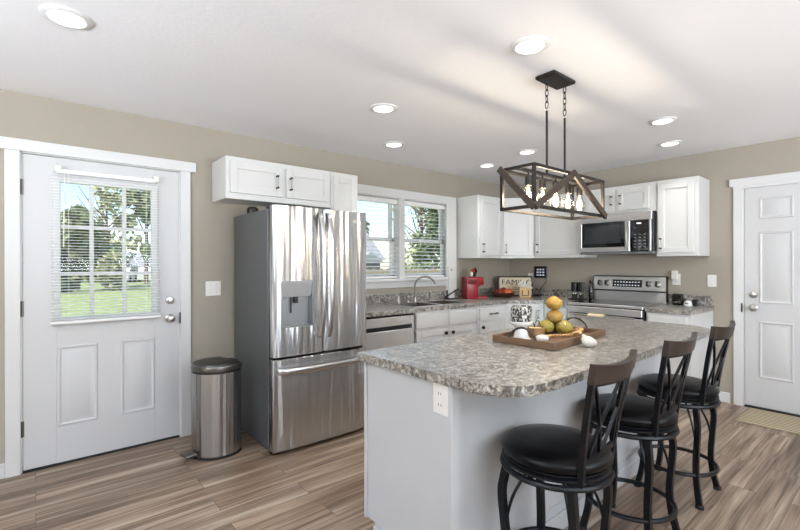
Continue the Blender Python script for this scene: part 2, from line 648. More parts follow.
def emboss(b, M, u0, u1, z0, z1, inner=.05):
    def loop(d, h):
        return [(u0 + d, h, z0 + d), (u1 - d, h, z0 + d), (u1 - d, h, z1 - d), (u0 + d, h, z1 - d)]
    b.loops([loop(0, -.001), loop(.006, .007), loop(.014, .007), loop(.022, .0012), (loop(inner - .014, .0012)), loop(inner, .0075)], M)

# --- door_1 : white door with a window
door1 = struct_root('door_1', (.396, D, 0))
M1 = frame_M((-.061, D + .002, 0), (1, 0), (0, -1))      # local x 0..0.914, y outward
wx0, wx1, wz0, wz1 = .17, .748, .955, 1.905
b = B()
b.box(0, wx0, -.044, 0, .014, 2.045, .002, M1).box(wx1, .914, -.044, 0, .014, 2.045, .002, M1)
b.box(wx0, wx1, -.044, 0, .014, wz0, 0, M1).box(wx0, wx1, -.044, 0, wz1, 2.045, 0, M1)
emboss(b, M1, .172, .396, .255, .79)
emboss(b, M1, .53, .748, .255, .79)
b.build('door_panel', DOORW, door1, smooth=30)
b = B()
# window frame and muntins
b.box(wx0 - .02, wx0 + .022, -.03, .013, wz0 - .02, wz1 + .02, .004, M1).box(wx1 - .022, wx1 + .02, -.03, .013, wz0 - .02, wz1 + .02, .004, M1)
b.box(wx0 + .01, wx1 - .01, -.0295, .0122, wz0 - .0195, wz0 + .022, .002, M1).box(wx0 + .01, wx1 - .01, -.0295, .0122, wz1 - .022, wz1 + .0195, .002, M1)
for k in (1, 2):
    xx = wx0 + (wx1 - wx0) * k / 3
    zz = wz0 + (wz1 - wz0) * k / 3
    b.box(xx - .012, xx + .012, -.0295, .0055, wz0, wz1, .003, M1)
    b.box(wx0, wx1, -.03, .006, zz - .012, zz + .012, .003, M1)
b.build('window_frame', TRIM, door1)
B().box(wx0, wx1, -.026, -.022, wz0, wz1, 0, M1).build('pane', PANE, door1, smooth=0)
for z in (.28, 1.05, 1.83):
    b = B()
    b.tube([(-.010, .006, z - .05), (-.010, .006, z + .05)], .007, 8, M=M1)
    b.box(-.012, .006, -.004, .003, z - .05, z + .05, 0, M1)
    b.build('hinge', DNICK, door1)
def knob(z, u, par, M, small):
    b = B()
    N = M @ Matrix.Translation((u, 0, z)) @ Matrix.Rotation(R(-90), 4, 'X')
    if small:
        b.lathe([(.031, 0), (.031, .006), (.026, .014), (.015, .016), (.014, .03), (.004, .031)], seg=20, M=N)
    else:
        b.lathe([(.033, 0), (.033, .005), (.026, .010), (.013, .014), (.012, .028), (.024, .036), (.029, .047), (.026, .058), (.012, .063), (.002, .064)], seg=20, M=N)
    b.build('deadbolt' if small else 'door_knob', NICKEL, par)
knob(1.062, .85, door1, M1, True)
knob(.922, .85, door1, M1, False)
B().box(DX0 + .014, DX1 - .014, D - .012, D + .12, 0, .012, .003).build('threshold', GAP, door1)
B().box(DX1 - .0155, DX1 - .006, D - .0205, D - .012, .88, .965).build('strike_plate', BLACK, door1)

# --- door_2 : six-panel door on the east wall
door2 = struct_root('door_2', (E, .6, 0))
M2 = frame_M((E + .004, 1.047, 0), (0, -1), (-1, 0))      # local x 0..0.909
b = B()
b.box(0, .909, -.044, 0, .018, 2.045, .002, M2)
for u0, u1 in ((.105, .345), (.56, .80)):
    emboss(b, M2, u0, u1, 1.74, 1.935, .045)
    emboss(b, M2, u0, u1, .968, 1.622, .05)
    emboss(b, M2, u0, u1, .285, .805, .05)
b.build('door_panel', DOORW, door2, smooth=30)
knob(1.045, .064, door2, M2, True)
knob(.925, .064, door2, M2, False)
B().box(E - .012, E + .12, EY0 + .012, EY1 - .012, 0, .012, .003).build('threshold', GAP, door2)
B().box(E - .026, E - .0195, 1.058, 1.069, .88, .962).build('strike_plate', BLACK, door2)

# --- window_1 : double window over the sink
win = struct_root('window_1', ((KX0 + KX1) / 2, D, KZ0))
b = B()
b.box(2.31, KX0 + .004, D - .02, D, 1.075, KZ1, .003)
b.box(2.31, 3.975, D - .022, D, KZ1 - .004, 2.150, .003)
b.box(3.07, 3.15, D - .012, D + .1, KZ0, KZ1, .003)
b.box(KX0, KX0 + .012, D, D + T, KZ0, KZ1).box(KX1 - .012, KX1, D, D + T, KZ0, KZ1).box(KX0, KX1, D, D + T, KZ1 - .012, KZ1).box(KX0, KX1, D, D + T, KZ0, KZ0 + .012)
b.build('window_casing', TRIM, win)
b = B()
b.box(KX1 - .075, 3.975, D - .024, D - .001, 1.02, KZ1, .003)
b.build('side_casing', TRIM, win)
B().box(2.30, KX1 - .075, D - .05, D, 1.145, 1.172, .004).build('window_sill', TRIM, win)
B().box(2.31, KX1 - .075, D - .016, D, 1.075, 1.145, .003).build('apron', TRIM, win)
for x0, x1 in ((KX0 + .012, 3.07), (3.15, KX1 - .012)):
    f = B()
    for z0, z1, y in ((1.177, 1.625, D + .085), (1.585, 2.05, D + .11)):
        f.box(x0, x0 + .05, y, y + .025, z0, z1, .002).box(x1 - .05, x1, y, y + .025, z0, z1, .002)
        f.box(x0, x1, y, y + .025, z0, z0 + .045, .002).box(x0, x1, y, y + .025, z1 - .04, z1, .002)
    s = f.build('sash', TRIM, win)
    B().box(x0 + .05, x1 - .05, D + .097, D + .1, 1.22, 1.59).box(x0 + .05, x1 - .05, D + .122, D + .125, 1.62, 2.01).build('pane', PANE, s, smooth=0)

# ------------------------------------------------------------------ window blinds
def blind(x0, x1, y, ztop, zbot, pitch, depth, tilt, label, headh, cords, hin=0):
    t = thing('window_blind', label, 'window blind', ((x0 + x1) / 2, y, zbot))
    B().box(x0 + hin, x1 - hin, y - depth * .55, y + depth * .55, ztop - headh, ztop, .003).build('headrail', BLIND, t)
    b = B()
    n = int((ztop - headh - zbot - .02) / pitch)
    for i in range(n):
        z = zbot + .022 + pitch * (i + .5)
        b.box(x0 + .003, x1 - .003, -depth / 2, depth / 2, -.0012, .0012, 0, Matrix.Translation((0, y, z)) @ Matrix.Rotation(R(tilt), 4, 'X'))
    b.build('slats', BLIND, t, smooth=0)
    B().box(x0, x1, y - depth * .45, y + depth * .45, zbot, zbot + .02, .003).build('bottom_rail', BLIND, t)
    for f in cords:
        xx = x0 + (x1 - x0) * f
        B().tube([(xx, y - depth * .5, zbot + .01), (xx, y - depth * .5, ztop - headh)], .0012, 5).build('ladder_cord', BLIND, t, smooth=0)
    return t
bl = blind(.075, .722, D - .032, 1.965, .938, .0195, .023, 6, 'white mini blind hanging over the glass of the white entry door', .028, (.15, .85), .03)
w_ = B().tube([(.15, D - .05, 1.93), (.145, D - .056, 1.45)], .004, 6)
w_.build('tilt_wand', WPLAST, bl)
for xx in (.115, .690):
    B().box(xx - .018, xx + .018, D - .05, D - .003, 1.945, 1.985, .003).build('bracket', WPLAST, bl)
blind(KX0 + .016, 3.066, D + .045, 2.045, 1.182, .042, .046, 11, 'white slatted blind in the half of the sink window beside the refrigerator', .05, (.14, .86))
blind(3.154, KX1 - .016, D + .045, 2.045, 1.182, .042, .046, 11, 'white slatted blind in the half of the sink window beside the corner wall cabinets', .05, (.14, .86))

# ------------------------------------------------------------------ cabinets
def shaker(par, M, u0, u1, z0, z1, name='door', stile=.055, t=.019, pull=None, flat=False):
    """a frame-and-panel front on the plane y=0 of M"""
    b = B()
    if flat:
        b.box(u0, u1, .0015, t, z0, z1, .004, M)
    else:
        b.box(u0, u0 + stile, .0015, t, z0, z1, .0025, M).box(u1 - stile, u1, .0015, t, z0, z1, .0025, M)
        b.box(u0 + stile, u1 - stile, .0015, t, z0, z0 + stile, .0025, M).box(u0 + stile, u1 - stile, .0015, t, z1 - stile, z1, .0025, M)
        b.box(u0 + stile - .004, u1 - stile + .004, .0015, t - .010, z0 + stile - .004, z1 - stile + .004, 0, M)
    d = b.build(name, CAB, par)
    if pull:
        kind, pu, pz, L = pull
        h = B()
        m = M @ Matrix.Translation((pu, t, pz))
        if kind == 'v':
            h.tube([(0, .026, -L / 2), (0, .026, L / 2)], .0055, 8, M=m)
            q = [(0, s * L * .42) for s in (-1, 1)]
        elif kind == 'h':
            h.tube([(-L / 2, .026, 0), (L / 2, .026, 0)], .0055, 8, M=m)
            q = [(s * L * .42, 0) for s in (-1, 1)]
        else:
            h.box(-.016, .016, .014, .03, -.016, .016, .003, m)
            q = [(0, 0)]
        n0 = len(h.bm.faces)
        for a, c in q:
            h.tube([(a, -.001, c), (a, .034 if kind != 'k' else .02, c)], .0085, 8, M=m)
        h.bm.faces.ensure_lookup_table()
        for f in h.bm.faces[n0:]:
            f.material_index = 1
        h.build('handle', [NICKEL if kind == 'v' else BLACK, BLACK], d)
    return d

def cabinet(label, loc, group=None, name='wall_cabinet', cat='cabinet'):
    return thing(name, label, cat, loc, 0, group)

UZ0, UZ1 = 1.405, 2.155
# over the refrigerator
c = cabinet('white two-door wall cabinet mounted over the refrigerator', (1.555, D - .16, 1.832))
b = B()
b.box(1.10, 2.008, D - .33, D - .001, 1.835, UZ1, .003)
b.box(1.098, 2.01, D - .335, D - .31, 1.832, 1.852, .002)
b.build('body', CAB, c)
Mn = frame_M((0, D - .33, 0), (1, 0), (0, -1))
shaker(c, Mn, 1.128, 1.552, 1.878, 2.118, pull=('v', 1.497, 1.995, .11))
shaker(c, Mn, 1.582, 1.985, 1.878, 2.118, pull=('v', 1.615, 1.992, .11))
# narrow tall cabinet
c = cabinet('narrow white wall cabinet between the over-fridge cabinet and the sink window', (2.156, D - .16, UZ0))
B().box(2.01, 2.298, D - .33, D - .001, UZ0, UZ1, .003).build('body', CAB, c)
shaker(c, Mn, 2.03, 2.27, UZ0 + .03, 2.118)
# north wall, right of the window
c = cabinet('narrow one-door white wall cabinet above the red coffee machine', (4.236, D - .16, UZ0))
B().box(4.012, 4.466, D - .33, D - .001, UZ0, UZ1, .003).build('body', CAB, c)
shaker(c, Mn, 4.045, 4.44, UZ0 + .035, 2.118, pull=('v', 4.078, 1.525, .11))
# diagonal corner
c = cabinet('diagonal white corner wall cabinet above the wooden letter sign', (4.8, 3.4, UZ0))
B().prism([(4.467, D - .001), (4.467, 3.35), (4.747, 3.07), (E - .001, 3.07), (E - .001, D - .001)], UZ0, UZ1).build('body', CAB, c, smooth=20)
dd = math.hypot(.28, .28)
Md = frame_M((4.467, 3.35, 0), (.28, -.28), (-1, -1))
shaker(c, Md, .02, dd - .02, UZ0 + .035, 2.118, pull=('v', .052, 1.525, .11))
# stove wall, left of the microwave
Me = frame_M((E - .33, 0, 0), (0, 1), (-1, 0))
c = cabinet('single-door white wall cabinet between the corner cabinet and the microwave', (E - .16, 2.75, UZ0))
B().box(E - .33, E - .001, 2.438, 3.069, UZ0, UZ1, .003).build('body', CAB, c)
shaker(c, Me, 2.468, 3.04, UZ0 + .035, 2.118, pull=('v', 3.005, 1.525, .11))
# above the microwave
c = cabinet('short two-door white wall cabinet directly above the microwave', (E - .16, 2.05, 1.862))
B().box(E - .33, E - .001, 1.682, 2.436, 1.862, UZ1, .003).build('body', CAB, c)
shaker(c, Me, 1.745, 2.052, 1.895, 2.118, pull=('v', 2.022, 2.005, .10), stile=.05)
shaker(c, Me, 2.085, 2.40, 1.895, 2.118, pull=('v', 2.115, 2.005, .10), stile=.05)
# right of the microwave
c = cabinet('tall one-door white wall cabinet on the side of the microwave nearest the six-panel door', (E - .16, 1.5, UZ0))
B().box(E - .33, E - .001, 1.32, 1.68, UZ0, UZ1, .003).build('body', CAB, c)
shaker(c, Me, 1.352, 1.662, UZ0 + .035, 2.118, pull=('v', 1.635, 1.53, .11))

# base cabinets
CZ0, CZ1 = .877, .915       # worktop
Mb = frame_M((0, D - .61, 0), (1, 0), (0, -1))
def base_body(b, x0, x1):
    b.box(x0, x1, D - .61, D - .001, .1, CZ0 - .001, .002)
    b.box(x0, x1, D - .54, D - .02, 0, .1)
c = cabinet('white base cabinet with two doors below the sink', (3.2, D - .3, 0), name='base_cabinet')
b = B()
b.box(2.744, 3.656, D - .61, D - .59, .1, CZ0 - .001, .002).box(2.744, 2.764, D - .61, D - .001, .1, CZ0 - .001).box(3.636, 3.656, D - .61, D - .001, .1, CZ0 - .001)
b.box(2.744, 3.656, D - .59, D - .001, .1, .12).box(2.744, 3.656, D - .54, D - .52, 0, .1).box(2.744, 3.656, D - .02, D - .001, 0, .6)
b.build('body', CAB, c)
shaker(c, Mb, 2.768, 3.175, .715, .852, 'false_drawer_front', flat=True)
shaker(c, Mb, 3.215, 3.632, .715, .852, 'false_drawer_front', flat=True)
shaker(c, Mb, 2.768, 3.175, .13, .685, pull=('k', 3.145, .645, 0))
shaker(c, Mb, 3.215, 3.632, .13, .685, pull=('k', 3.245, .645, 0))
c = cabinet('white base cabinet with one drawer below the red coffee machine', (3.91, D - .3, 0), name='base_cabinet')
b = B(); base_body(b, 3.66, 4.160); b.build('body', CAB, c)
shaker(c, Mb, 3.69, 4.13, .715, .852, 'drawer', flat=True, pull=('h', 3.91, .783, .13))
shaker(c, Mb, 3.69, 4.13, .13, .685, pull=('k', 3.722, .645, 0))
c = cabinet('diagonal white corner base cabinet behind the patterned pot on the island', (4.7, 3.3, 0), name='base_cabinet')
b = B()
P = [(4.163, D - .001), (4.163, D - .61), (E - .61, 2.766), (E - .001, 2.766), (E - .001, D - .001)]
b.prism(P, .1, CZ0 - .001)
P2 = [(4.163, D - .01), (4.163, D - .54), (E - .54, 2.766), (E - .01, 2.766), (E - .01, D - .01)]
b.prism(P2, 0, .1)
b.build('body', CAB, c, smooth=20)
v = Vector((E - .61 - 4.163, 2.766 - (D - .61)))
Mq = frame_M((4.163, D - .61, 0), v, (v.y, -v.x))
shaker(c, Mq, .03, v.length - .03, .13, .852, pull=('v', v.length - .065, .76, .1))
c = cabinet('slim white base cabinet between the corner base cabinet and the range', (E - .3, 2.6, 0), name='base_cabinet')
b = B()
b.box(E - .61, E - .001, 2.448, 2.764, .1, CZ0 - .001, .002).box(E - .54, E - .02, 2.448, 2.764, 0, .1)
b.build('body', CAB, c)
Mr = frame_M((E - .61, 0, 0), (0, 1), (-1, 0))
shaker(c, Mr, 2.47, 2.745, .715, .852, 'drawer', flat=True, pull=('h', 2.6, .783, .1))
shaker(c, Mr, 2.47, 2.745, .13, .685, pull=('k', 2.72, .645, 0))
c = cabinet('white end base cabinet between the range and the six-panel door', (E - .3, 1.49, 0), name='base_cabinet')
b = B()
b.box(E - .61, E - .001, 1.30, 1.672, .1, CZ0 - .001, .002).box(E - .54, E - .001, 1.30, 1.672, 0, .1)
b.box(E - .07, E - .001, 1.292, 1.3, 0, CZ0 - .001)
b.build('body', CAB, c)
shaker(c, Mr, 1.33, 1.65, .715, .852, 'drawer', flat=True)
shaker(c, Mr, 1.33, 1.65, .13, .685, pull=('k', 1.36, .645, 0))
# filler panel next to the fridge
B().box(2.075, 2.128, D - .61, D - .001, 0, CZ0 - .001, .002).build('end_panel', CAB)
tag(bpy.data.objects['end_panel'], 'narrow white end panel between refrigerator and dishwasher', 'cabinet panel')

# worktops
yb = D - .001
t = thing('countertop', 'grey speckled laminate countertop running from the refrigerator past the sink to the range', 'countertop', (3.2, 3.4, CZ0))
SX0, SX1, SY0, SY1 = 2.775, 3.605, 3.115, 3.545
b = B()
b.box(2.066, SX0, D - .635, yb, CZ0, CZ1).box(SX0, SX1, D - .635, SY0, CZ0, CZ1).box(SX0, SX1, SY1, yb, CZ0, CZ1)
b.prism([(SX1, D - .635), (4.163, D - .635), (E - .635, 2.766), (E - .635, 2.446), (E - .001, 2.446), (E - .001, yb), (SX1, yb)], CZ0, CZ1)
b.build('worktop', GRAN, t, smooth=0)
b = B()
b.box(2.066, E - .022, D - .021, yb, CZ1, 1.017, .002).box(E - .021, E - .001, 2.446, D - .022, CZ1, 1.017, .002)
b.build('backsplash', GRAN, t, smooth=0)
t = thing('countertop', 'short end piece of speckled countertop beside the range holding a black square device', 'countertop', (4.75, 1.48, CZ0))
b = B()
b.prism([(E - .635, 1.676), (E - .635, 1.30), (E - .625, 1.284), (E - .001, 1.284), (E - .001, 1.676)], CZ0, CZ1)
b.build('worktop', GRAN, t, smooth=0)
B().box(E - .021, E - .001, 1.284, 1.676, CZ1, 1.017, .002).build('backsplash', GRAN, t, smooth=0)

# sink
t = thing('kitchen_sink', 'double-bowl stainless steel sink set in the speckled countertop', 'sink', (3.19, 3.33, CZ1))
b = B()
x0, x1, y0, y1 = SX0 - .012, SX1 + .012, SY0 - .012, SY1 + .012
xm = (x0 + x1) / 2
z0, z1 = CZ1 + .001, CZ1 + .007
b.box(x0, x1, y0, y0 + .03, z0, z1, .002).box(x0, x1, y1 - .065, y1, z0, z1, .002)
b.box(x0, x0 + .03, y0, y1, z0, z1, .002).box(x1 - .03, x1, y0, y1, z0, z1, .002).box(xm - .02, xm + .02, y0, y1, z0, z1, .002)
b.build('rim', STEEL, t)
for a0, a1 in ((x0 + .03, xm - .02), (xm + .02, x1 - .03)):
    b = B()
    c0, c1, zb = y0 + .03, y1 - .065, CZ1 - .17
    def rr(d, z):
        return [(a0 + d, c0 + d, z), (a1 - d, c0 + d, z), (a1 - d, c1 - d, z), (a0 + d, c1 - d, z)]
    b.loops([rr(0, z1 - .001), rr(.006, z0 - .01), rr(.012, zb + .02), rr(.03, zb)])
    b.build('bowl', DNICK, t)
# faucet
t = thing('faucet', 'tall nickel gooseneck faucet behind the double sink', 'faucet', (3.17, 3.53, CZ1))
zf = CZ1 + .008
B().lathe([(.026, 0), (.026, .006), (.018, .014), (.016, .045), (.013, .05)], (3.17, 3.528, zf), 16).build('base', NICKEL, t)
pts = [(3.17, 3.528, zf + .045), (3.17, 3.528, zf + .15)]
for k in range(0, 11):
    a = PI * k / 10 * .93
    pts.append((3.17 + .11 * (1 - math.cos(a)) * .70, 3.528 - .11 * (1 - math.cos(a)) * .72, zf + .175 + .10 * math.sin(a)))
B().tube(pts, .0105, 10).build('spout', FAUC, t)
for xx in (3.07, 3.27):
    h = B()
    h.lathe([(.022, 0), (.022, .005), (.013, .015), (.012, .05), (.015, .055), (.013, .068), (.002, .07)], (xx, 3.528, zf), 14)
    h.tube([(xx, 3.528, zf + .06), (xx + (.05 if xx > 3.1 else -.05), 3.515, zf + .075)], .005, 8)
    h.build('handle', NICKEL, t)
s = B().lathe([(.02, 0), (.02, .005), (.012, .012), (.011, .06), (.016, .075), (.016, .1), (.004, .11)], (3.40, 3.53, zf), 14).build('side_sprayer', NICKEL, None)
tag(s, 'short nickel side sprayer standing behind the sink on the coffee machine side of the faucet', 'sprayer')
s = thing('soap_dispenser', 'short nickel soap dispenser behind the sink on the refrigerator side of the faucet', 'soap dispenser', (2.94, 3.53, zf))
B().lathe([(.02, 0), (.02, .005), (.012, .012), (.011, .05), (.009, .06), (.009, .08)], (2.94, 3.53, zf), 14).build('body', NICKEL, s)
B().tube([(2.94, 3.53, zf + .078), (2.94, 3.50, zf + .086), (2.94, 3.47, zf + .08)], .006, 8).build('nozzle', NICKEL, s)

# dishwasher
t = thing('dishwasher', 'stainless steel dishwasher under the counter beside the refrigerator', 'dishwasher', (2.437, D - .3, 0))
B().box(2.138, 2.736, D - .60, D - .03, .1, .872).box(2.15, 2.724, D - .54, D - .05, 0, .1).build('tub', BLACK, t)
Mw = frame_M((2.437, D - .601, 0), (1, 0), (0, -1))
b = B()
b.box(-.296, .296, 0, .03, .115, .735, .004, Mw).box(-.296, .296, 0, .03, .775, .855, .004, Mw)
b.box(-.296, -.265, 0, .03, .73, .78, 0, Mw).box(.262, .296, 0, .03, .73, .78, 0, Mw)
b.build('door', STEEL, t)
B().box(-.265, .262, 0, .007, .735, .775, 0, Mw).build('pocket_handle', BLACK, t)
B().box(-.296, .296, .0005, .02, .857, .871, 0, Mw).build('control_strip', DGLASS, t)

# ------------------------------------------------------------------ refrigerator
FX0, FX1, FY = 1.256, 2.052, 2.85
t = thing('refrigerator', 'large stainless french-door refrigerator with water dispenser', 'refrigerator', (1.63, 3.25, 0))
b = B()
b.box(FX0, FX1, 2.945, 3.625, .03, 1.725, .004)
b.box(FX0 + .03, FX1 - .03, 2.96, 3.6, .0, .04)
b.build('body', SIDE, t)
B().box(FX0 + .01, FX1 - .01, 2.925, 2.946, .001, .05, .002).build('toe_grille', BLACK, t)
B().box(FX0 + .006, FX1 - .006, 2.925, 2.946, .08, 1.72).build('door_gasket', GAP, t)
def bowed(b, x0, x1, z0, z1, y0, bow, y1, cut=None):
    """door slab with a gently bowed front"""
    n = 14
    xs = [x0 + (x1 - x0) * i / n for i in range(n + 1)]
    prof = []
    for i, x in enumerate(xs):
        q = (x - (x0 + x1) / 2) / ((x1 - x0) / 2)
        prof.append((x, y0 + bow * q * q + (.010 if i in (0, n) else 0)))
    prof += [(x1, y1), (x0, y1)]
    b.prism(prof, z0, z1, bev=.004)
xmid = 1.652
FR = B()
b = B()
# left door around the dispenser hole
dx0, dx1, dz0, dz1 = 1.312, 1.560, .885, 1.215
def bow_y(x, x0, x1):
    q = (x - (x0 + x1) / 2) / ((x1 - x0) / 2)
    return FY + .012 * q * q
def bowed_strip(b, x0, x1, z0, z1, X0, X1, n=8):
    xs = [x0 + (x1 - x0) * i / n for i in range(n + 1)]
    prof = [(x, bow_y(x, X0, X1) + (.010 if abs(x - X0) < 1e-6 or abs(x - X1) < 1e-6 else 0)) for x in xs] + [(x1, 2.922), (x0, 2.922)]
    b.prism(prof, z0, z1)
L0, L1 = FX0 + .002, xmid - .004
bowed_strip(b, L0, dx0, .683, 1.745, L0, L1, 4)
bowed_strip(b, dx1, L1, .683, 1.745, L0, L1, 4)
bowed_strip(b, dx0, dx1, dz1, 1.745, L0, L1, 8)
bowed_strip(b, dx0, dx1, .683, dz0, L0, L1, 8)
ld = b.build('door', FSTEEL, t)
b = B()
bowed(b, xmid + .004, FX1 - .002, .683, 1.745, FY, .012, 2.922)
rd = b.build('door', FSTEEL, t)
b = B()
bowed(b, L0, FX1 - .002, .020, .665, FY, .014, 2.922)
fd = b.build('freezer_drawer', FSTEEL, t)
# dispenser
b = B()
b.box(dx0, dx1, FY + .055, FY + .065, dz0, dz1)
b.box(dx0, dx0 + .006, FY + .004, FY + .06, dz0, dz1).box(dx1 - .006, dx1, FY + .004, FY + .06, dz0, dz1).box(dx0, dx1, FY + .004, FY + .06, dz0, dz0 + .012)
dp = b.build('dispenser_recess', mat('dispenser_grey', srgb(150, 152, 155), .35, .7), ld)
b = B()
b.loops([[(dx0, FY + .002, dz1), (dx1, FY + .002, dz1), (dx1, FY + .05, dz1), (dx0, FY + .05, dz1)],
         [(dx0, FY + .004, dz1 - .012), (dx1, FY + .004, dz1 - .012), (dx1, FY + .05, dz1 - .012), (dx0, FY + .05, dz1 - .012)],
         [(dx0 + .01, FY + .03, dz1 - .115), (dx1 - .01, FY + .03, dz1 - .115), (dx1 - .01, FY + .05, dz1 - .115), (dx0 + .01, FY + .05, dz1 - .115)]])
b.build('dispenser_control', mat('dispenser_silver', srgb(225, 227, 230), .3, .7), ld)
b = B()
b.box(1.424, 1.452, FY + .02, FY + .05, dz1 - .16, dz1 - .115, .004).box(1.40, 1.404, FY + .03, FY + .045, dz1 - .23, dz1 - .12)
b.build('dispenser_nozzle', BLACK, ld)
# handles
def bow_handle(par, pts, r, sec):
    """bowed blade handle with a rounded flat section"""
    b = B()
    n = 12
    rs = []
    for i, p in enumerate(pts):
        p = Vector(p)
        ring = []
        for k in range(n):
            a = 2 * PI * k / n
            du, dv = sec[0] * math.cos(a), sec[1] * math.sin(a)
            if r == 'v':
                ring.append(b._v(p + Vector((du, dv, 0))))
            else:
                ring.append(b._v(p + Vector((0, dv, du))))
        rs.append(ring)
    b.rings(rs)
    b.build('handle', HSTEEL, par, smooth=60)
for par, x in ((ld, xmid - .034), (rd, xmid + .034)):
    pts = []
    for k in range(0, 21):
        f = k / 20
        pts.append((x, FY - .010 - .055 * (1 - (2 * f - 1) ** 4), .79 + (1.715 - .79) * f))
    pts = [(x, FY + .016, .785)] + pts + [(x, FY + .016, 1.720)]
    bow_handle(par, pts, 'v', (.017, .011))
pts = []
for k in range(0, 21):
    f = k / 20
    pts.append((1.285 + (1.985 - 1.285) * f, FY - .006 - .05 * (1 - (2 * f - 1) ** 4), .585))
pts = [(1.280, FY + .016, .585)] + pts + [(1.990, FY + .016, .585)]
bow_handle(fd, pts, 'h', (.022, .011))
B().box(FX0 + .004, FX0 + .05, 2.87, 2.99, 1.727, 1.748, .004).build('hinge_cover', BLACK, t)
B().box(FX1 - .05, FX1 - .004, 2.87, 2.99, 1.727, 1.748, .004).build('hinge_cover', BLACK, t)
Ml = frame_M((1.905, FY + .0055, 1.672), (1, 0), (0, -1)) @ Matrix.Rotation(R(90), 4, 'X') @ Matrix.Diagonal((1, 1, 1, 1))
lettering('LG', 'logo', .03, Matrix.Translation((1.93, FY + .0035, 1.668)) @ Matrix.Rotation(R(90), 4, 'X'), WPLAST, rd, .003)
b = B().lathe([(.030, 0), (.042, .008), (.046, .03), (.042, .052), (.028, .064), (.003, .067)], (1.333, 3.42, 1.727), 18)
o = b.build('round_speaker', BLACK, None)
tag(o, 'small black rounded gadget lying on top of the refrigerator', 'gadget')

# ------------------------------------------------------------------ trash can
t = thing('trash_can', 'rounded stainless steel step trash can beside the refrigerator', 'trash can', (1.0, 3.235, 0), R(104))
def cap_shape(r, n=28, flat=.62):
    out = []
    for i in range(n):
        a = 2 * PI * i / n
        x, y = r * math.cos(a), r * math.sin(a)
        out.append((x, max(y, -r * flat)))
    return out
def stack(b, levels):
    b.rings([[b._v((p[0], p[1], z)) for p in cap_shape(r)] for r, z in levels])
b = B(); stack(b, [(.172, 0), (.172, .018)]); b.build('base_ring', RUBBER, t, world=False)
b = B(); stack(b, [(.169, .018), (.169, .582)]); b.build('body', CANSTEEL, t, world=False)
b = B(); stack(b, [(.165, .582), (.165, .597)]); b.build('inner_rim', RUBBER, t, world=False)
b = B(); stack(b, [(.173, .597), (.174, .622), (.170, .632), (.164, .635)]); b.build('lid_rim', DNICK, t, world=False)
b = B(); stack(b, [(.163, .633), (.160, .640), (.12, .646), (.05, .649)]); b.build('lid', CANLID, t, world=False)
b = B().box(-.05, .05, -.135, -.103, .50, .635, .006); b.build('hinge_block', RUBBER, t, world=False)
b = B()
b.box(-.05, .05, .174, .25, .03, .052, .008)
b.build('pedal', DNICK, t, world=False)

# ------------------------------------------------------------------ range, microwave
t = thing('range', 'stainless steel electric range with black glass cooktop below the microwave', 'stove', (4.75, 2.06, 0))
RY0, RY1, RX = 1.682, 2.44, E - .64
b = B()
b.box(RX, E - .03, RY0, RY1, .02, .895, .003)
b.build('body', BLACK, t)
b = B()
b.box(RX - .025, E - .075, RY0, RY1, .896, .922, .004)
b.build('cooktop_frame', STEEL, t)
B().box(RX + .02, E - .09, RY0 + .015, RY1 - .015, .9225, .926, .001).build('cooktop_glass', DGLASS, t)
b = B()
for (yy, xx, r) in ((1.87, RX + .15, .1), (2.25, RX + .15, .08), (1.87, RX + .4, .08), (2.25, RX + .4, .1)):
    pass
Mg = frame_M((RX, 0, 0), (0, 1), (-1, 0))
b = B()
b.box(RY0 + .008, RY1 - .008, .001, .03, .34, .80, .004, Mg)
od = b.build('oven_door', STEEL, t)
B().box(RY0 + .008, RY1 - .008, .001, .028, .82, .885, .004, Mg).build('front_panel', STEEL, t)
B().box(RY0 + .12, RY1 - .12, .0305, .032, .42, .68, .0005, Mg).build('oven_window', DGLASS, od)
b = B().tube([(RX - .07, RY0 + .06, .805), (RX - .07, RY1 - .06, .805)], .012, 10)
for yy in (RY0 + .09, RY1 - .09):
    b.tube([(RX - .068, yy, .805), (RX - .026, yy, .79)], .010, 8)
b.build('oven_handle', NICKEL, od)
b = B().box(RY0 + .008, RY1 - .008, .001, .028, .06, .32, .004, Mg)
b.build('storage_drawer', STEEL, t)
# backguard
b = B()
b.prism([(E - .075, .922), (E - .030, .922), (E - .030, 1.195), (E - .062, 1.195), (E - .085, 1.045), (E - .072, 1.035)], RY0, RY1, Matrix(((1, 0, 0, 0), (0, 0, 1, 0), (0, 1, 0, 0), (0, 0, 0, 1))))
b.build('backguard', STEEL, t, smooth=20)
B().box(E - .078, E - .028, RY0 - .001, RY1 + .001, 1.192, 1.2, .001).box(E - .086, E - .07, RY0 + .004, RY1 - .004, 1.03, 1.042).box(E - .08, E - .03, RY0 - .004, RY0 - .0005, .93, 1.198).build('backguard_edge', BLACK, t)
ang = math.atan2(.023, .15)
Mk = Matrix.Translation((E - .0745, 0, 1.115)) @ Matrix.Rotation(-ang * -1, 4, 'Y') @ Matrix(((0, -1, 0, 0), (1, 0, 0, 0), (0, 0, 1, 0), (0, 0, 0, 1)))
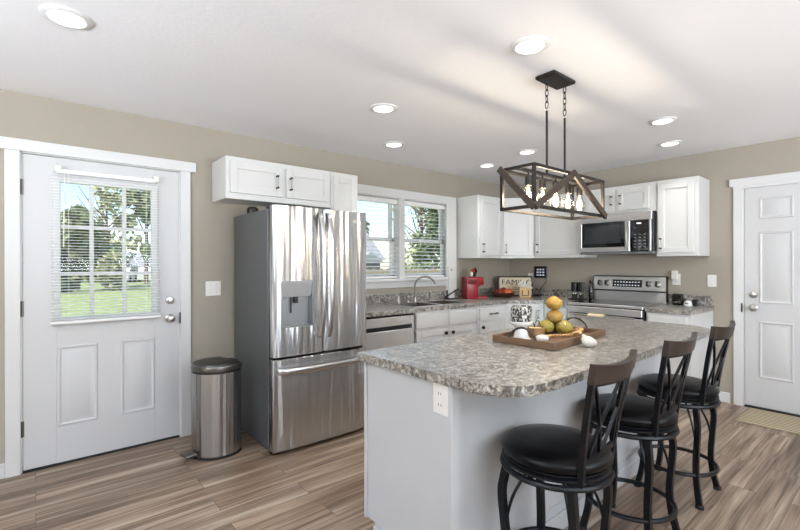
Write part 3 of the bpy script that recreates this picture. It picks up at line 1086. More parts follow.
# local: x->world y, y->world -x (outward), z up
B().box(1.915, 2.225, -.002, .003, -.038, .042, .001, Mk).build('display_panel', DGLASS, t)
for j in range(2):
    b = B()
    for i in range(9):
        u = 1.94 + i * .031
        b.box(u, u + .016, .003, .0038, -.022 + j * .034, -.014 + j * .034, 0, Mk)
    b.build('display_markings', LCD, t, smooth=0)
for u in (1.762, 1.85, 2.288, 2.365):
    N = Mk @ Matrix.Translation((u, .001, 0)) @ Matrix.Rotation(R(-90), 4, 'X')
    k = B().lathe([(.034, 0), (.034, .006), (.027, .010), (.025, .032), (.022, .036), (.002, .037)], seg=20, M=N).build('knob', NICKEL, t)
    B().box(u - .010, u + .010, .036, .046, -.028, .028, .002, Mk).build('knob_grip', BLACK, k)
# towel on the oven handle
t = thing('kitchen_towel', 'cream kitchen towel with dark print draped over the oven handle', 'towel', (RX - .07, 2.10, .79))
b = B()
pr = []
n = 16
for k in range(n + 1):
    y = 2.02 + .17 * k / n
    w = .004 * math.sin(k * 1.3)
    pr.append([(RX - .092 + w, y, .50), (RX - .090 + w * .6, y, .70), (RX - .0865, y, .805), (RX - .08, y, .818), (RX - .07, y, .822), (RX - .06, y, .818), (RX - .0535, y, .805), (RX - .05 + w * .3, y, .65)])
front = [[b._v(p) for p in q] for q in pr]
back = [[b._v((p[0] + .003 * (1 if p[0] > RX - .07 else -1), p[1], p[2] + (.004 if p[2] > .805 else 0))) for p in q] for q in pr]
for A in (front, back):
    for q0, q1 in zip(A[:-1], A[1:]):
        for i in range(len(q0) - 1):
            b.bm.faces.new((q0[i], q0[i + 1], q1[i + 1], q1[i]))
b.build('cloth', CREAM, t, smooth=60)
b = B()
for y0, y1, z0, z1 in ((2.085, 2.092, .70, .76), (2.10, 2.107, .69, .765), (2.06, 2.066, .70, .75), (2.12, 2.126, .70, .75)):
    b.box(RX - .0965, RX - .0945, y0, y1, z0, z1)
b.build('print', BLACK, t, smooth=0)

t = thing('microwave', 'stainless over-the-range microwave with black control panel', 'microwave', (4.87, 2.06, 1.44))
MX, MY0, MY1, MZ0, MZ1 = E - .40, 1.684, 2.434, 1.435, 1.858
B().box(MX, E - .001, MY0, MY1, MZ0 + .02, MZ1, .003).build('body', BLACK, t)
B().box(MX - .004, E - .03, MY0 + .002, MY1 - .002, MZ0, MZ0 + .022, .002).build('vent_base', GREYP, t)
Mm = frame_M((MX, 0, 0), (0, 1), (-1, 0))
b = B()
b.box(MY0 + .006, MY1, .0005, .03, MZ1 - .085, MZ1 - .003, .004, Mm)
b.box(MY0 + .012, 1.715, .0005, .03, MZ0 + .024, MZ1 - .087, .003, Mm)
b.build('front_frame', STEEL, t)
b = B()
b.box(1.898, MY1, .0005, .03, MZ0 + .024, MZ0 + .075, .004, Mm).box(1.898, 1.945, .0005, .03, MZ0 + .07, MZ1 - .087, .003, Mm).box(2.405, MY1, .0005, .03, MZ0 + .07, MZ1 - .087, .003, Mm)
dr = b.build('door', STEEL, t)
B().box(1.945, 2.405, .0005, .028, MZ0 + .075, MZ1 - .087, .001, Mm).build('door_window', DGLASS, dr)
B().box(1.985, 2.365, .0282, .0292, MZ0 + .115, MZ1 - .127, 0, Mm).build('door_mesh', mat('dark_window_mesh', srgb(46, 48, 52), .12), dr)
b = B().tube([(MX - .03, 1.918, MZ0 + .05), (MX - .055, 1.918, MZ0 + .085), (MX - .06, 1.918, MZ0 + .18), (MX - .055, 1.918, MZ1 - .125), (MX - .03, 1.918, MZ1 - .095)], .009, 8)
b.build('handle', NICKEL, dr)
cp = B().box(1.717, 1.893, .0005, .03, MZ0 + .028, MZ1 - .087, .002, Mm).build('control_panel', DGLASS, t)
for i in range(3):
    for j in range(5):
        b = B().box(1.745 + i * .045, 1.763 + i * .045, .0302, .031, MZ0 + .06 + j * .032, MZ0 + .070 + j * .032, 0, Mm)
        b.build('button', GREYP, cp, smooth=0)
B().box(1.785, 1.83, .0302, .031, MZ1 - .125, MZ1 - .11, 0, Mm).build('clock_display', LCD, cp, smooth=0)

# ------------------------------------------------------------------ island
t = thing('kitchen_island', 'white kitchen island with speckled laminate top and bar overhang', 'kitchen island', (2.27, 1.4, 0))
IX0, IX1, IY0, IY1 = 1.203, 3.34, 1.158, 1.69
b = B()
b.box(IX0, IX1, IY0, IY1, .135, .876, .002).box(IX0 + .002, IX1 - .002, IY0 + .0, IY1 - .07, 0, .135)
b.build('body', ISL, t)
b = B()
b.box(IX0 - .004, IX0 + .04, IY0 - .030, IY0 + .012, 0, .876, .003)
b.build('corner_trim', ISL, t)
b = B()
b.box(IX0 - .010, IX0, IY1 - .018, IY1 + .002, .135, .876, .002)
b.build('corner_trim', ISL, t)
b = B()
b.box(IX0 - .012, IX0, IY0 - .02, IY1 - .07, 0, .125, .002)
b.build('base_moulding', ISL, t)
b = B()
b.box(IX0 + .05, IX1, IY0 - .012, IY0 - .0005, 0, .09, .002)
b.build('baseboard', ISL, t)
def rounded(x0, x1, y0, y1, r, corners, n=10):
    pts = []
    cs = [(x0 + r, y0 + r, PI, 'fl'), (x1 - r, y0 + r, 1.5 * PI, 'fr'), (x1 - r, y1 - r, 0, 'br'), (x0 + r, y1 - r, .5 * PI, 'bl')]
    sq = {'fl': (x0, y0), 'fr': (x1, y0), 'br': (x1, y1), 'bl': (x0, y1)}
    for cx, cy, a0, nm in cs:
        if nm in corners:
            for i in range(n + 1):
                a = a0 + .5 * PI * i / n
                pts.append((cx + r * math.cos(a), cy + r * math.sin(a)))
        else:
            pts.append(sq[nm])
    return pts
b = B().prism(rounded(1.170, 3.41, .838, 1.708, .2, ('fl', 'fr')), .877, .915, bev=.0015)
b.build('worktop', GRAN, t, smooth=30)
# outlet on the island end
def wallplate(name, label, cat, M, w=.072, h=.117, kind='outlet', gangs=1):
    """M: local x across, y outward, z up, origin at the centre"""
    t = thing(name, label, cat, M.to_translation())
    B().box(-w / 2, w / 2, .0005, .006, -h / 2, h / 2, .002, M).build('plate', WPLAST, t)
    if kind == 'outlet':
        for z in (.022, -.022):
            s = B().lathe([(.016, 0), (.016, .002), (.001, .0022)], seg=16, M=M @ Matrix.Translation((0, .006, z)) @ Matrix.Rotation(R(-90), 4, 'X')).build('socket', WPLAST, t)
            B().box(-.008, -.005, .0083, .0087, z - .003, z + .006, 0, M).box(.005, .008, .0083, .0087, z - .003, z + .006, 0, M).build('slots', BLACK, s, smooth=0)
    else:
        for g in range(gangs):
            u = (g - (gangs - 1) / 2) * .046
            B().box(u - .005, u + .005, .006, .017, -.004, .012, .002, M).build('toggle', WPLAST, t)
            s = B()
            for z in (.03, -.03):
                s.lathe([(.003, 0), (.003, .001), (.0005, .0012)], seg=8, M=M @ Matrix.Translation((u, .006, z)) @ Matrix.Rotation(R(-90), 4, 'X'))
            s.build('screws', DNICK, t)
    return t
wallplate('wall_outlet', 'white duplex outlet on the end of the island just below the worktop', 'outlet', frame_M((IX0 - .0, 1.188, .808), (0, -1), (-1, 0)), .08, .117)
wallplate('light_switch', 'white double light switch on the beige wall above the trash can', 'light switch', frame_M((1.107, D, 1.138), (1, 0), (0, -1)), .118, .118, 'switch', 2)
wallplate('light_switch', 'white light switch on the wall between the end cabinet and the six-panel door', 'light switch', frame_M((E, 1.302, 1.164), (0, -1), (-1, 0)), .075, .117, 'switch', 1)
wallplate('wall_outlet', 'white wall outlet above the short end countertop with a plug-in device on it', 'outlet', frame_M((E, 1.61, 1.172), (0, -1), (-1, 0)), .075, .117)
wallplate('wall_outlet', 'white wall outlet in the corner beside the black wall screen', 'outlet', frame_M((E, 3.335, 1.15), (0, -1), (-1, 0)), .075, .117)
o = B().box(E - .045, E - .0095, 1.59, 1.645, 1.17, 1.262, .006).build('plug_in_device', WPLAST, None)
tag(o, 'white box-shaped device plugged into the outlet above the end countertop', 'plug-in device')

# ------------------------------------------------------------------ bar stools
st = thing('bar_stool', 'x', 'bar stool')
SZ = .586
b = B().lathe([(.18, SZ), (.201, SZ + .006), (.207, SZ + .022), (.202, SZ + .038), (.176, SZ + .050), (.12, SZ + .056), (.002, SZ + .058)], seg=36)
b.build('seat', LEATHER, st, world=False, smooth=50)
b = B().lathe([(.17, .560), (.200, .560), (.204, .564), (.204, .572), (.195, .576), (.185, .578), (.199, .580), (.199, .585), (.1, .585)], seg=36)
b.build('swivel_plate', STOOLM, st, world=False, smooth=40)
b = B().tube([(.200 * math.cos(2 * PI * i / 40), .200 * math.sin(2 * PI * i / 40), .542) for i in range(40)], .0125, 8, closed=True)
b.tube([(-.19, 0, .549), (.19, 0, .549)], .01, 6).tube([(0, -.19, .549), (0, .19, .549)], .01, 6)
b.build('seat_ring', STOOLM, st, world=False)
def smooth_pts(keys, n=20):
    out = []
    K = [Vector(k) for k in keys]
    K = [2 * K[0] - K[1]] + K + [2 * K[-1] - K[-2]]
    m = len(K) - 3
    for i in range(m):
        for j in range(n // m + 1):
            t_ = j / (n // m + 1)
            p0, p1, p2, p3 = K[i:i + 4]
            out.append(.5 * ((2 * p1) + (p2 - p0) * t_ + (2 * p0 - 5 * p1 + 4 * p2 - p3) * t_ ** 2 + (3 * p1 - p0 - 3 * p2 + p3) * t_ ** 3))
    out.append(K[-2])
    return out
for k in range(4):
    a = PI / 4 + k * PI / 2
    ca, sa = math.cos(a), math.sin(a)
    keys = [(.184, .555), (.198, .49), (.207, .43), (.198, .32), (.190, .22), (.198, .12), (.224, .012)]
    lg = B().tube(smooth_pts([(r * ca, r * sa, z) for r, z in keys], 24), .0, flat=(.027, .027)).build('leg', STOOLM, st, world=False, smooth=40)
    B().lathe([(.021, 0), (.021, .014), (.016, .02)], (.226 * ca, .226 * sa, 0), 10).build('foot_cap', RUBBER, lg, world=False)
    B().tube(smooth_pts([(.075 * ca, .075 * sa, .555), (.12 * ca, .12 * sa, .49), (.165 * ca, .165 * sa, .41), (.193 * ca, .193 * sa, .31)], 15), .006, 6).build('brace', STOOLM, st, world=False)
b = B().tube([(.195 * math.cos(2 * PI * i / 44), .195 * math.sin(2 * PI * i / 44), .165) for i in range(44)], .0115, 8, closed=True)
b.build('footrest_ring', STOOLM, st, world=False)
# back: local -y side
def px(z):
    return .122 + .050 * max(0, (z - .55) / .44)
def back_y(z, u):
    """y of the back surface at height z, across u (-1..1): bowed outward in the middle"""
    f = (z - .55) / .44
    return -.160 - .040 * f - .030 * f * f - .032 * (1 - u * u) * max(0, min(1, f * 1.2))
for s in (-1, 1):
    pts = []
    for k in range(12):
        z = .553 + .389 * k / 11
        pts.append((s * px(z), back_y(z, 1), z))
    B().tube(pts, .0, flat=(.020, .020)).build('back_post', STOOLM, st, world=False, smooth=40)
b = B()
rs = []
n = 14
for i in range(n + 1):
    u = -1.10 + 2.20 * i / n
    x = u * px(.95)
    zt = .986 + .012 * abs(u) ** 2
    zb = .930
    uu = max(-1, min(1, u))
    y0 = back_y(.94, uu)
    y1 = back_y(.99, uu)
    rs.append([b._v((x, y0 + .011, zb)), b._v((x, y1 + .011, zt)), b._v((x, y1 - .011, zt)), b._v((x, y0 - .011, zb))])
b.rings(rs)
b.build('top_rail', RAILW, st, world=False, smooth=40, label='dark brown wooden top rail')
def back_bar(b, u0, z0, u1, z1, flat, n=10):
    pts = []
    for k in range(n + 1):
        f = k / n
        u = u0 + (u1 - u0) * f
        z = z0 + (z1 - z0) * f
        pts.append((u * px(z), back_y(z, u), z))
    b.tube(pts, 0, flat=flat)
for zz in (.640, .926):
    b = B()
    back_bar(b, -1, zz, 1, zz, (.012, .022) if zz < .7 else (.012, .014), 14)
    b.build('cross_rail', STOOLM, st, world=False, smooth=40)
for (u0, u1) in ((-.92, -.10), (.0, -.78), (.10, .92), (.82, .0)):
    b = B()
    back_bar(b, u1, .640, u0, .926, (.011, .009))
    b.build('lattice_bar', STOOLM, st, world=False, smooth=40)
g = 'black swivel bar stools along the island'
put(st, True, (1.572, .925, 0), R(3), 'black swivel bar stool at the island corner, nearest of the three', g)
put(st, False, (2.262, .926, 0), R(0), 'middle one of three black swivel bar stools along the island', g)
put(st, False, (2.925, .926, 0), R(0), 'black swivel bar stool at the far end of the island near the six-panel door', g)

# ------------------------------------------------------------------ pendant light
t = thing('pendant_light', 'dark rectangular lantern pendant with five bulbs hanging over the island', 'pendant light', (2.36, 1.38, H))
x0, x1, y0, y1, z0, z1 = 1.98, 2.74, 1.28, 1.482, 1.632, 1.848
B().prism([(2.245, 1.318), (2.475, 1.318), (2.475, 1.442), (2.245, 1.442)], H - .026, H - .0005, bev=.006).build('canopy', BRONZE, t)
for xx in (2.265, 2.462):
    ch = B()
    for k in range(5):
        zc = H - .045 - k * .034
        pts = []
        for i in range(12):
            a = 2 * PI * i / 12
            dxy = .009 * math.cos(a)
            pts.append((xx + (dxy if k % 2 else 0), 1.38 + (0 if k % 2 else dxy), zc + .022 * math.sin(a)))
        ch.tube(pts, .0028, 6, closed=True)
    ch.build('chain', BRONZE, t)
    B().tube([(xx, 1.38, H - .215), (xx, 1.38, z1 - .005)], .0065, 8).build('rod', BRONZE, t)
b = B()
w = .0085
for xx in (x0, x1):
    for yy in (y0, y1):
        b.box(xx - w, xx + w, yy - w, yy + w, z0 - w, z1 + w, .001)
for zz in (z0, z1):
    for yy in (y0, y1):
        b.box(x0, x1, yy - w, yy + w, zz - w, zz + w, .001)
    for xx in (x0, x1):
        b.box(xx - w, xx + w, y0, y1, zz - w, zz + w, .001)
b.box(x0, x1, 1.38 - .012, 1.38 + .012, z1 - .012, z1 + .004, .001)
b.build('cage_frame', BRONZE, t)
xm = (x0 + x1) / 2
def brace(p, q, n):
    b = B()
    p, q = Vector(p), Vector(q)
    d = (q - p).normalized()
    b2 = d.cross(Vector(n)).normalized()
    nn = Vector(n)
    ww, th = .017, .008
    rs = []
    for c0 in (p - d * .012, q + d * .012):
        rs.append([b._v(c0 + b2 * sx * ww + nn * sy * th) for sx, sy in ((1, 1), (-1, 1), (-1, -1), (1, -1))])
    b.rings(rs)
    b.build('diagonal_brace', PWOOD, t, label='weathered brown wooden diagonal brace')
yo = .014
brace((x0, y0 - yo, z0), (xm, y0 - yo, z1), (0, -1, 0))
brace((xm, y0 - yo - .001, z1), (x1, y0 - yo - .001, z0), (0, -1, 0))
brace((x0 - yo, y1, z1), (x0 - yo, y0, z0), (-1, 0, 0))
for k in range(5):
    xx = x0 + .10 + k * .14
    so = B().lathe([(.003, z1 - .012), (.006, z1 - .03), (.018, z1 - .034), (.018, z1 - .085), (.014, z1 - .088)], (xx, 1.38, 0), 14).build('socket', BRONZE, t)
    bu = B().lathe([(.012, z1 - .085), (.016, z1 - .095), (.031, z1 - .135), (.033, z1 - .155), (.026, z1 - .178), (.002, z1 - .19)], (xx, 1.38, 0), 16).build('bulb', BULBG, so, smooth=60)
    f = B()
    for i in range(4):
        a = i * PI / 2
        f.tube([(xx + .004 * math.cos(a), 1.38 + .004 * math.sin(a), z1 - .10), (xx + .010 * math.cos(a), 1.38 + .010 * math.sin(a), z1 - .16)], .0016, 5)
    f.build('filament', FILA, so, smooth=0)
    l = bpy.data.lights.new('bulb_glow', 'POINT')
    l.energy = 4.0
    l.color = (1, .88, .73)
    l.shadow_soft_size = .02
    lo = bpy.data.objects.new('bulb_glow', l)
    C.objects.link(lo)
    lo.parent = t
    lo.location = W(t).inverted() @ Vector((xx, 1.38, z1 - .14))

# ------------------------------------------------------------------ recessed ceiling lights
cl = thing('ceiling_light', 'x', 'ceiling light')
B().lathe([(.068, -.0005), (.097, -.0005), (.097, -.004), (.088, -.009), (.072, -.011), (.066, -.004)], seg=36).build('trim_ring', mat('lamp_trim_white', srgb(226, 226, 226), .5), cl, world=False)
B().lathe([(.066, -.001), (.066, -.006), (.03, -.007), (.001, -.007)], seg=30).build('diffuser', DIFF, cl, world=False)
l = bpy.data.lights.new('lamp', 'AREA')
l.shape = 'DISK'
l.size = .13
l.energy = 2.2
l.color = (1, .985, .96)
l.spread = R(95)
lo = bpy.data.objects.new('lamp', l)
C.objects.link(lo)
lo.parent = cl
lo.location = (0, 0, -.014)
spots = [((.11, 2.43), 'recessed ceiling light nearest the white entry door with the window'),
         ((1.91, 1.257), 'recessed ceiling light beside the canopy of the lantern pendant'),
         ((1.88, 2.42), 'recessed ceiling light in front of the refrigerator, midway to the island'),
         ((2.518, 3.085), 'recessed ceiling light in front of the sink window beside the narrow cabinet'),
         ((3.69, 2.463), 'recessed ceiling light seen just left of the pendant rods above its cage'),
         ((3.849, 3.083), 'recessed ceiling light in front of the one-door cabinet over the coffee machine'),
         ((3.697, 1.263), 'recessed ceiling light past the far end of the pendant, farther from the stove wall'),
         ((4.436, 1.458), 'recessed ceiling light closest to the stove wall, near the tall end cabinet')]
for i, ((x, y), lab) in enumerate(spots):
    put(cl, i == 0, (x, y, H), 0, lab, 'recessed ceiling lights')

# ------------------------------------------------------------------ tray and things on the island
TX, TY, TR = 2.19, 1.312, R(4)
t = thing('serving_tray', 'brown wooden serving tray with black handles on the island', 'tray', (TX, TY, .915), TR)
tl, tw = .294, .164
B().box(-tl, tl, -tw, tw, .001, .012, .002).build('bottom', TWOOD, t, world=False)
for a in ((-tl, tl, -tw - .012, -tw), (-tl, tl, tw, tw + .012), (-tl - .012, -tl, -tw - .012, tw + .012), (tl, tl + .012, -tw - .012, tw + .012)):
    B().box(a[0], a[1], a[2], a[3], .001, .038, .002).build('side', TWOOD, t, world=False)
for s in (-1, 1):
    pts = [(s * (tl + .006), -.075 + .15 * k / 14, .037 + .055 * math.sin(PI * k / 14) ** .6) for k in range(15)]
    B().tube(pts, .0055, 8).build('handle', BLACK, t, world=False)
MT = Matrix.Translation((TX, TY, .915)) @ Matrix.Rotation(TR, 4, 'Z')
def tray_pt(x, y, z=.0125):
    return MT @ Vector((x, y, z))
# pedestal cup with patterned pot
p = tray_pt(-.185, .075)
t = thing('pedestal_dish', 'white pedestal dish on the wooden tray holding the patterned pot', 'pedestal dish', p)
b = B().lathe([(.05, 0), (.052, .004), (.040, .014), (.032, .04), (.031, .062), (.044, .074), (.060, .084), (.064, .096), (.061, .098), (.058, .090), (.01, .086)], p, 28)
b.build('dish', CERAM, t)
t = thing('patterned_pot', 'black and white patterned pot standing in the white pedestal dish', 'pot', p + Vector((0, 0, .087)))
B().lathe([(.045, 0), (.053, .006), (.055, .05), (.055, .085), (.050, .09), (.047, .084), (.01, .082)], p + Vector((0, 0, .0875)), 28).build('pot', CERA_PAT, t)
# wood candle bowl with wire handles
p = tray_pt(-.050, .072)
t = thing('wooden_candle_holder', 'small round wooden holder with wire loops on the tray beside the pedestal dish', 'candle holder', p)
B().lathe([(.05, 0), (.056, .004), (.056, .05), (.048, .052), (.046, .04), (.01, .038)], p, 24).build('bowl', mat('honey_wood', srgb(140, 104, 62), .55, vary=.3), t)
B().lathe([(.044, .038), (.044, .047), (.002, .048)], p, 20).build('wax', CREAM, t)
for s in (-1, 1):
    q = [(p.x + s * .03 + .028 * math.cos(PI * k / 12), p.y - .0, p.z + .05 + .036 * math.sin(PI * k / 12)) for k in range(13)]
    B().tube(q, .0024, 6).build('wire_loop', BLACK, t)
# jar of pears
p = tray_pt(.138, .045)
t = thing('glass_jar', 'clear round glass jar full of yellow pears on the wooden tray', 'jar', p)
prof = [(.085, 0), (.112, .008), (.117, .04), (.110, .10), (.092, .15), (.074, .19), (.070, .205), (.074, .21)]
b = B()
rs = [[b._v((p.x + r * math.cos(2 * PI * i / 32), p.y + r * math.sin(2 * PI * i / 32), p.z + z)) for i in range(32)] for r, z in prof]
b.rings(rs, cap1=False)
b.build('jar_wall', JAR, t, smooth=60)
b = B().tube([(p.x + .074 * math.cos(2 * PI * i / 32), p.y + .074 * math.sin(2 * PI * i / 32), p.z + .21) for i in range(32)], .003, 6, closed=True)
b.build('rim', JAR, t)
pq = [(-.044, .032, .036, .0, PEARG), (.010, -.053, .036, .1, PEARG), (.051, .044, .036, .1, PEAR), (.004, .003, .096, .0, PEAR), (-.002, .004, .171, .0, PEAR)]
plabs = ['greenish pear at the bottom of the glass jar beside the round wooden holder',
         'greenish pear at the bottom of the glass jar on the side of the bead garland',
         'yellow pear at the bottom back of the glass jar, toward the stove',
         'yellow pear in the middle of the pile in the glass jar', 'topmost yellow pear in the glass jar']
for (a, c_, z, tl_, m_), lab in zip(pq, plabs):
    N = Matrix.Translation(p + Vector((a, c_, z - .034))) @ Matrix.Rotation(tl_ * .4, 4, 'X')
    t2 = thing('pear', lab, 'pear', p + Vector((a, c_, z - .034)), 0, 'pears in the glass jar')
    s = 1.13
    B().lathe([(.006 * s, 0), (.028 * s, .006), (.041 * s, .028), (.042 * s, .042), (.034 * s, .060), (.024 * s, .068), (.013 * s, .076), (.003, .079)], seg=18, M=N).build('flesh', m_, t2, smooth=70)
    B().tube([(0, 0, .078), (.003, 0, .090)], .0018, 5, M=N).build('stem', BARK, t2)
# bead garland with tassels
t = thing('bead_garland', 'pale wooden bead garland with two white tassels draped over the tray edge', 'bead garland', tray_pt(.02, -.06))
keys = [tray_pt(-.125, -.020, .022), tray_pt(-.07, -.012, .024), tray_pt(-.01, -.03, .024), tray_pt(.06, -.078, .024), tray_pt(.14, -.092, .024), tray_pt(.22, -.068, .024), tray_pt(.274, .0, .022), tray_pt(.24, -.066, .037), tray_pt(.16, -.098, .040), tray_pt(.09, -.098, .036), tray_pt(.04, -.11, .038), tray_pt(-.02, -.165, .056), tray_pt(-.04, -.19, .052)]
pp = smooth_pts(keys, 220)
acc = 0
beads = []
last = pp[0]
beads.append(pp[0])
for q in pp[1:]:
    if (q - beads[-1]).length >= .0175:
        beads.append(q)
for q in beads[:95]:
    B().sphere(q, .0088, u=10, v=6).build('bead', BEAD, t, smooth=80)
def tassel(p0, d, L, w):
    d = Vector(d).normalized()
    prof = [(.003, 0), (.010, .006), (.012, .016), (.009, .022), (w * .75, L * .4), (w, L * .7), (w * .9, L * .92), (w * .25, L)]
    Mt = Matrix.Translation(p0) @ d.to_track_quat('Z', 'Y').to_matrix().to_4x4()
    B().lathe(prof, seg=14, M=Mt, sx=1, sy=.62).build('tassel', TASSEL, t, smooth=70, label='white yarn tassel')
tassel(keys[0] + Vector((-.004, -.002, .010)), (-.85, -.45, .0), .105, .034)
tassel(keys[-1] + Vector((-.003, -.008, .0)), (-.55, -.72, -.36), .10, .036)

# ------------------------------------------------------------------ things on the back counter
# red coffee machine
t = thing('coffee_machine', 'red single-serve coffee machine on the counter under the wall cabinet', 'coffee machine', (4.075, 3.475, CZ1), R(-28))
b = B().box(-.115, .03, -.085, .085, .001, .245, .008, seg=2).box(-.115, .105, -.085, .085, .165, .262, .014, seg=2)
b.build('body', RED, t, world=False)
B().box(.03, .15, -.075, .075, .001, .028, .006).build('drip_tray', RED, t, world=False)
B().lathe([(.016, .15), (.02, .165)], (.07, 0, 0), 12).build('nozzle', BLACK, t, world=False)
B().box(.0305, .0325, -.07, .07, .03, .16).build('recess_back', mat('dark_red_plastic', srgb(96, 12, 18), .4), t, world=False)
t = thing('rooster_figure', 'small black, white and red ornament perched on the red coffee machine', 'ornament', (4.08, 3.48, 1.178))
b = B().sphere((4.085, 3.475, 1.212), .038, 1, .7, .85)
b.build('body', BLACK, t)
B().sphere((4.045, 3.475, 1.213), .028, .55, .7, 1.1).build('breast', CERAM, t)
B().sphere((4.06, 3.472, 1.252), .023).sphere((4.075, 3.472, 1.272), .012).build('head', mat('bright_red', srgb(190, 34, 34), .4), t)
B().tube(smooth_pts([(4.10, 3.475, 1.205), (4.125, 3.475, 1.235), (4.115, 3.475, 1.265), (4.09, 3.475, 1.276)], 9), .014, 8).build('tail', BLACK, t)
# black folding stand
t = thing('tablet_stand', 'black slanted wire stand on the counter beside the sink', 'stand', (3.80, 3.56, CZ1))
b = B().box(3.72, 3.90, 3.55, 3.635, CZ1 + .001, CZ1 + .010, .002)
b.build('base', BLACK, t)
B().tube([(3.70, 3.59, CZ1 + .012), (3.73, 3.59, CZ1 + .038), (3.93, 3.59, CZ1 + .115)], .008, 8).tube([(3.71, 3.59, CZ1 + .03), (3.77, 3.59, CZ1 + .006)], .006, 8).build('arm', BLACK, t)
# white board under the casing with two dark dots
t = thing('white_board', 'narrow white board standing on the counter under the window casing', 'board', (3.87, D - .03, CZ1))
B().box(KX1 - .066, 3.915, D - .045, D - .0245, CZ1 + .002, 1.30, .003).build('board', TRIM, t)
B().lathe([(.009, 0), (.009, .004), (.001, .005)], seg=12, M=Matrix.Translation((3.86, D - .045, 1.262)) @ Matrix.Rotation(R(90), 4, 'X')).build('dark_knob', BLACK, t)
# FAMILY sign in the corner
sg = frame_M((4.795, 3.375, CZ1 + .002), (1, -1), (-1, -1)) @ Matrix.Rotation(R(10), 4, 'X')
t = thing('wooden_sign', 'brown framed wooden sign reading FAMILY leaning in the counter corner', 'sign', (4.795, 3.375, CZ1 + .002))
b = B()
b.box(-.22, .22, -.012, -.002, 0, .255, 0, sg)
b.build('board', SIGNW, t)
b = B()
b.box(-.225, -.205, -.014, .008, 0, .26, .001, sg).box(.205, .225, -.014, .008, 0, .26, .001, sg).box(-.225, .225, -.014, .008, .243, .263, .001, sg).box(-.225, .225, -.014, .008, 0, .018, .001, sg)
b.build('frame', PWOOD, t)
b = B()
for i in range(4):
    b.box(-.06 + .02 * (i % 2), .17, -.002, -.0005, .035 + i * .022, .042 + i * .022, 0, sg)
b.build('small_lines', PWOOD, t, smooth=0)
def sgM(x, y, z):
    # text lies in XY of the glyph: x right, y up -> sign x, sign z
    return sg @ Matrix.Translation((x, y, z)) @ Matrix.Rotation(R(90), 4, 'X') @ Matrix.Diagonal((1, 1, -1, 1))
def sgText():
    Mx = sg @ Matrix(((1, 0, 0, 0), (0, 0, 1, -.001), (0, 1, 0, .178), (0, 0, 0, 1)))
    return Mx
lettering('FAMILY', 'lettering', .098, sgText(), BLACK, t, .0008, sx=1.12)
# fruit bowl
p = Vector((4.53, 3.38, CZ1 + .001))
t = thing('fruit_basket', 'dark low woven basket full of red fruit in front of the wooden sign', 'basket', p)
B().lathe([(.08, 0), (.10, .004), (.15, .05), (.158, .056), (.152, .06), (.14, .05), (.09, .012), (.01, .010)], p, 28).build('bowl', BASKW, t)
fr = [(-.085, -.02, .066, APPLE, 'dark red apple at the sink end of the fruit basket'), (-.02, -.07, .068, ORANGEF, 'orange-red fruit at the front of the fruit basket'), (.06, -.055, .068, ORANGEF, 'orange-red fruit at the range end of the fruit basket'),
      (.09, .03, .066, APPLE, 'dark red apple at the back range-side of the fruit basket'), (-.04, .065, .066, APPLE, 'dark red apple at the back of the fruit basket'), (.01, .0, .088, APPLE, 'red apple on top in the middle of the fruit basket')]
for x, y, z, m_, lab in fr:
    q = p + Vector((x, y, z))
    t2 = thing('apple' if m_ is APPLE else 'peach', lab, 'fruit', q, 0, 'fruit in the dark basket')
    B().lathe([(.004, -.030), (.02, -.034), (.038, -.016), (.042, .004), (.034, .026), (.016, .034), (.004, .027)], q, 16).build('flesh', m_, t2, smooth=80)
    B().tube([q + Vector((0, 0, .027)), q + Vector((.004, 0, .044))], .0016, 5).build('stem', BARK, t2)
# small wooden block with white bow
bm_ = frame_M((4.70, 3.17, CZ1 + .001), (1, -1), (-1, -1))
t = thing('wooden_block', 'small light wooden framed block with a white bow in front of the sign', 'decoration', (4.70, 3.17, CZ1 + .001))
B().box(-.068, .068, -.02, .02, 0, .125, .003, bm_).build('block', BWOOD, t)
b = B().box(-.045, -.03, .02, .024, .02, .09, 0, bm_).box(.03, .045, .02, .024, .02, .09, 0, bm_).box(-.045, .045, .02, .024, .018, .03, 0, bm_)
b.build('carved_frame', TWOOD, t)
b = B()
for dx, dz, rot in ((-.055, .20, 40), (-.005, .215, 75), (.04, .185, 30), (-.02, .165, -30), (.05, .15, -20)):
    b.sphere((0, 0, 0), .045, 1, .25, .38, M=bm_ @ Matrix.Translation((dx, .012, dz - .02)) @ Matrix.Rotation(R(-rot), 4, 'Y'))
b.sphere((0, .012, .14), .02, 1.6, .8, 1, M=bm_)
b.build('white_bow', TASSEL, t)
# black wall screen with cord
t = thing('wall_screen', 'black square touch screen mounted on the wall above the corner counter', 'screen', (E, 3.175, 1.228))
B().box(E - .022, E - .0005, 3.085, 3.268, 1.150, 1.305, .006).build('case', BLACK, t)
B().box(E - .0232, E - .0222, 3.1, 3.255, 1.163, 1.292).build('glass', DGLASS, t, smooth=0)
b = B()
for i in range(3):
    for j in range(3):
        b.box(E - .0242, E - .0234, 3.12 + i * .042, 3.145 + i * .042, 1.18 + j * .036, 1.198 + j * .036)
b.build('screen_icons', emit('screen_icon_glow', (.35, .55, .9, 1), .35), t, smooth=0)
B().tube(smooth_pts([(E - .010, 3.11, 1.15), (E - .012, 3.10, 1.11), (E - .03, 3.14, 1.05), (E - .035, 3.17, 1.0), (E - .045, 3.18, .94)], 24), .0035, 6).build('power_cord', BLACK, t)
o = B().box(E - .10, E - .035, 3.15, 3.235, CZ1 + .001, CZ1 + .024, .006).build('power_adapter', BLACK, None)
tag(o, 'small black adapter lying on the counter below the wall screen', 'adapter')
o = B().box(E - .045, E - .0095, 3.305, 3.36, 1.095, 1.145, .006).build('wall_plug', BLACK, None)
tag(o, 'black plug in the corner outlet behind the sign', 'plug')
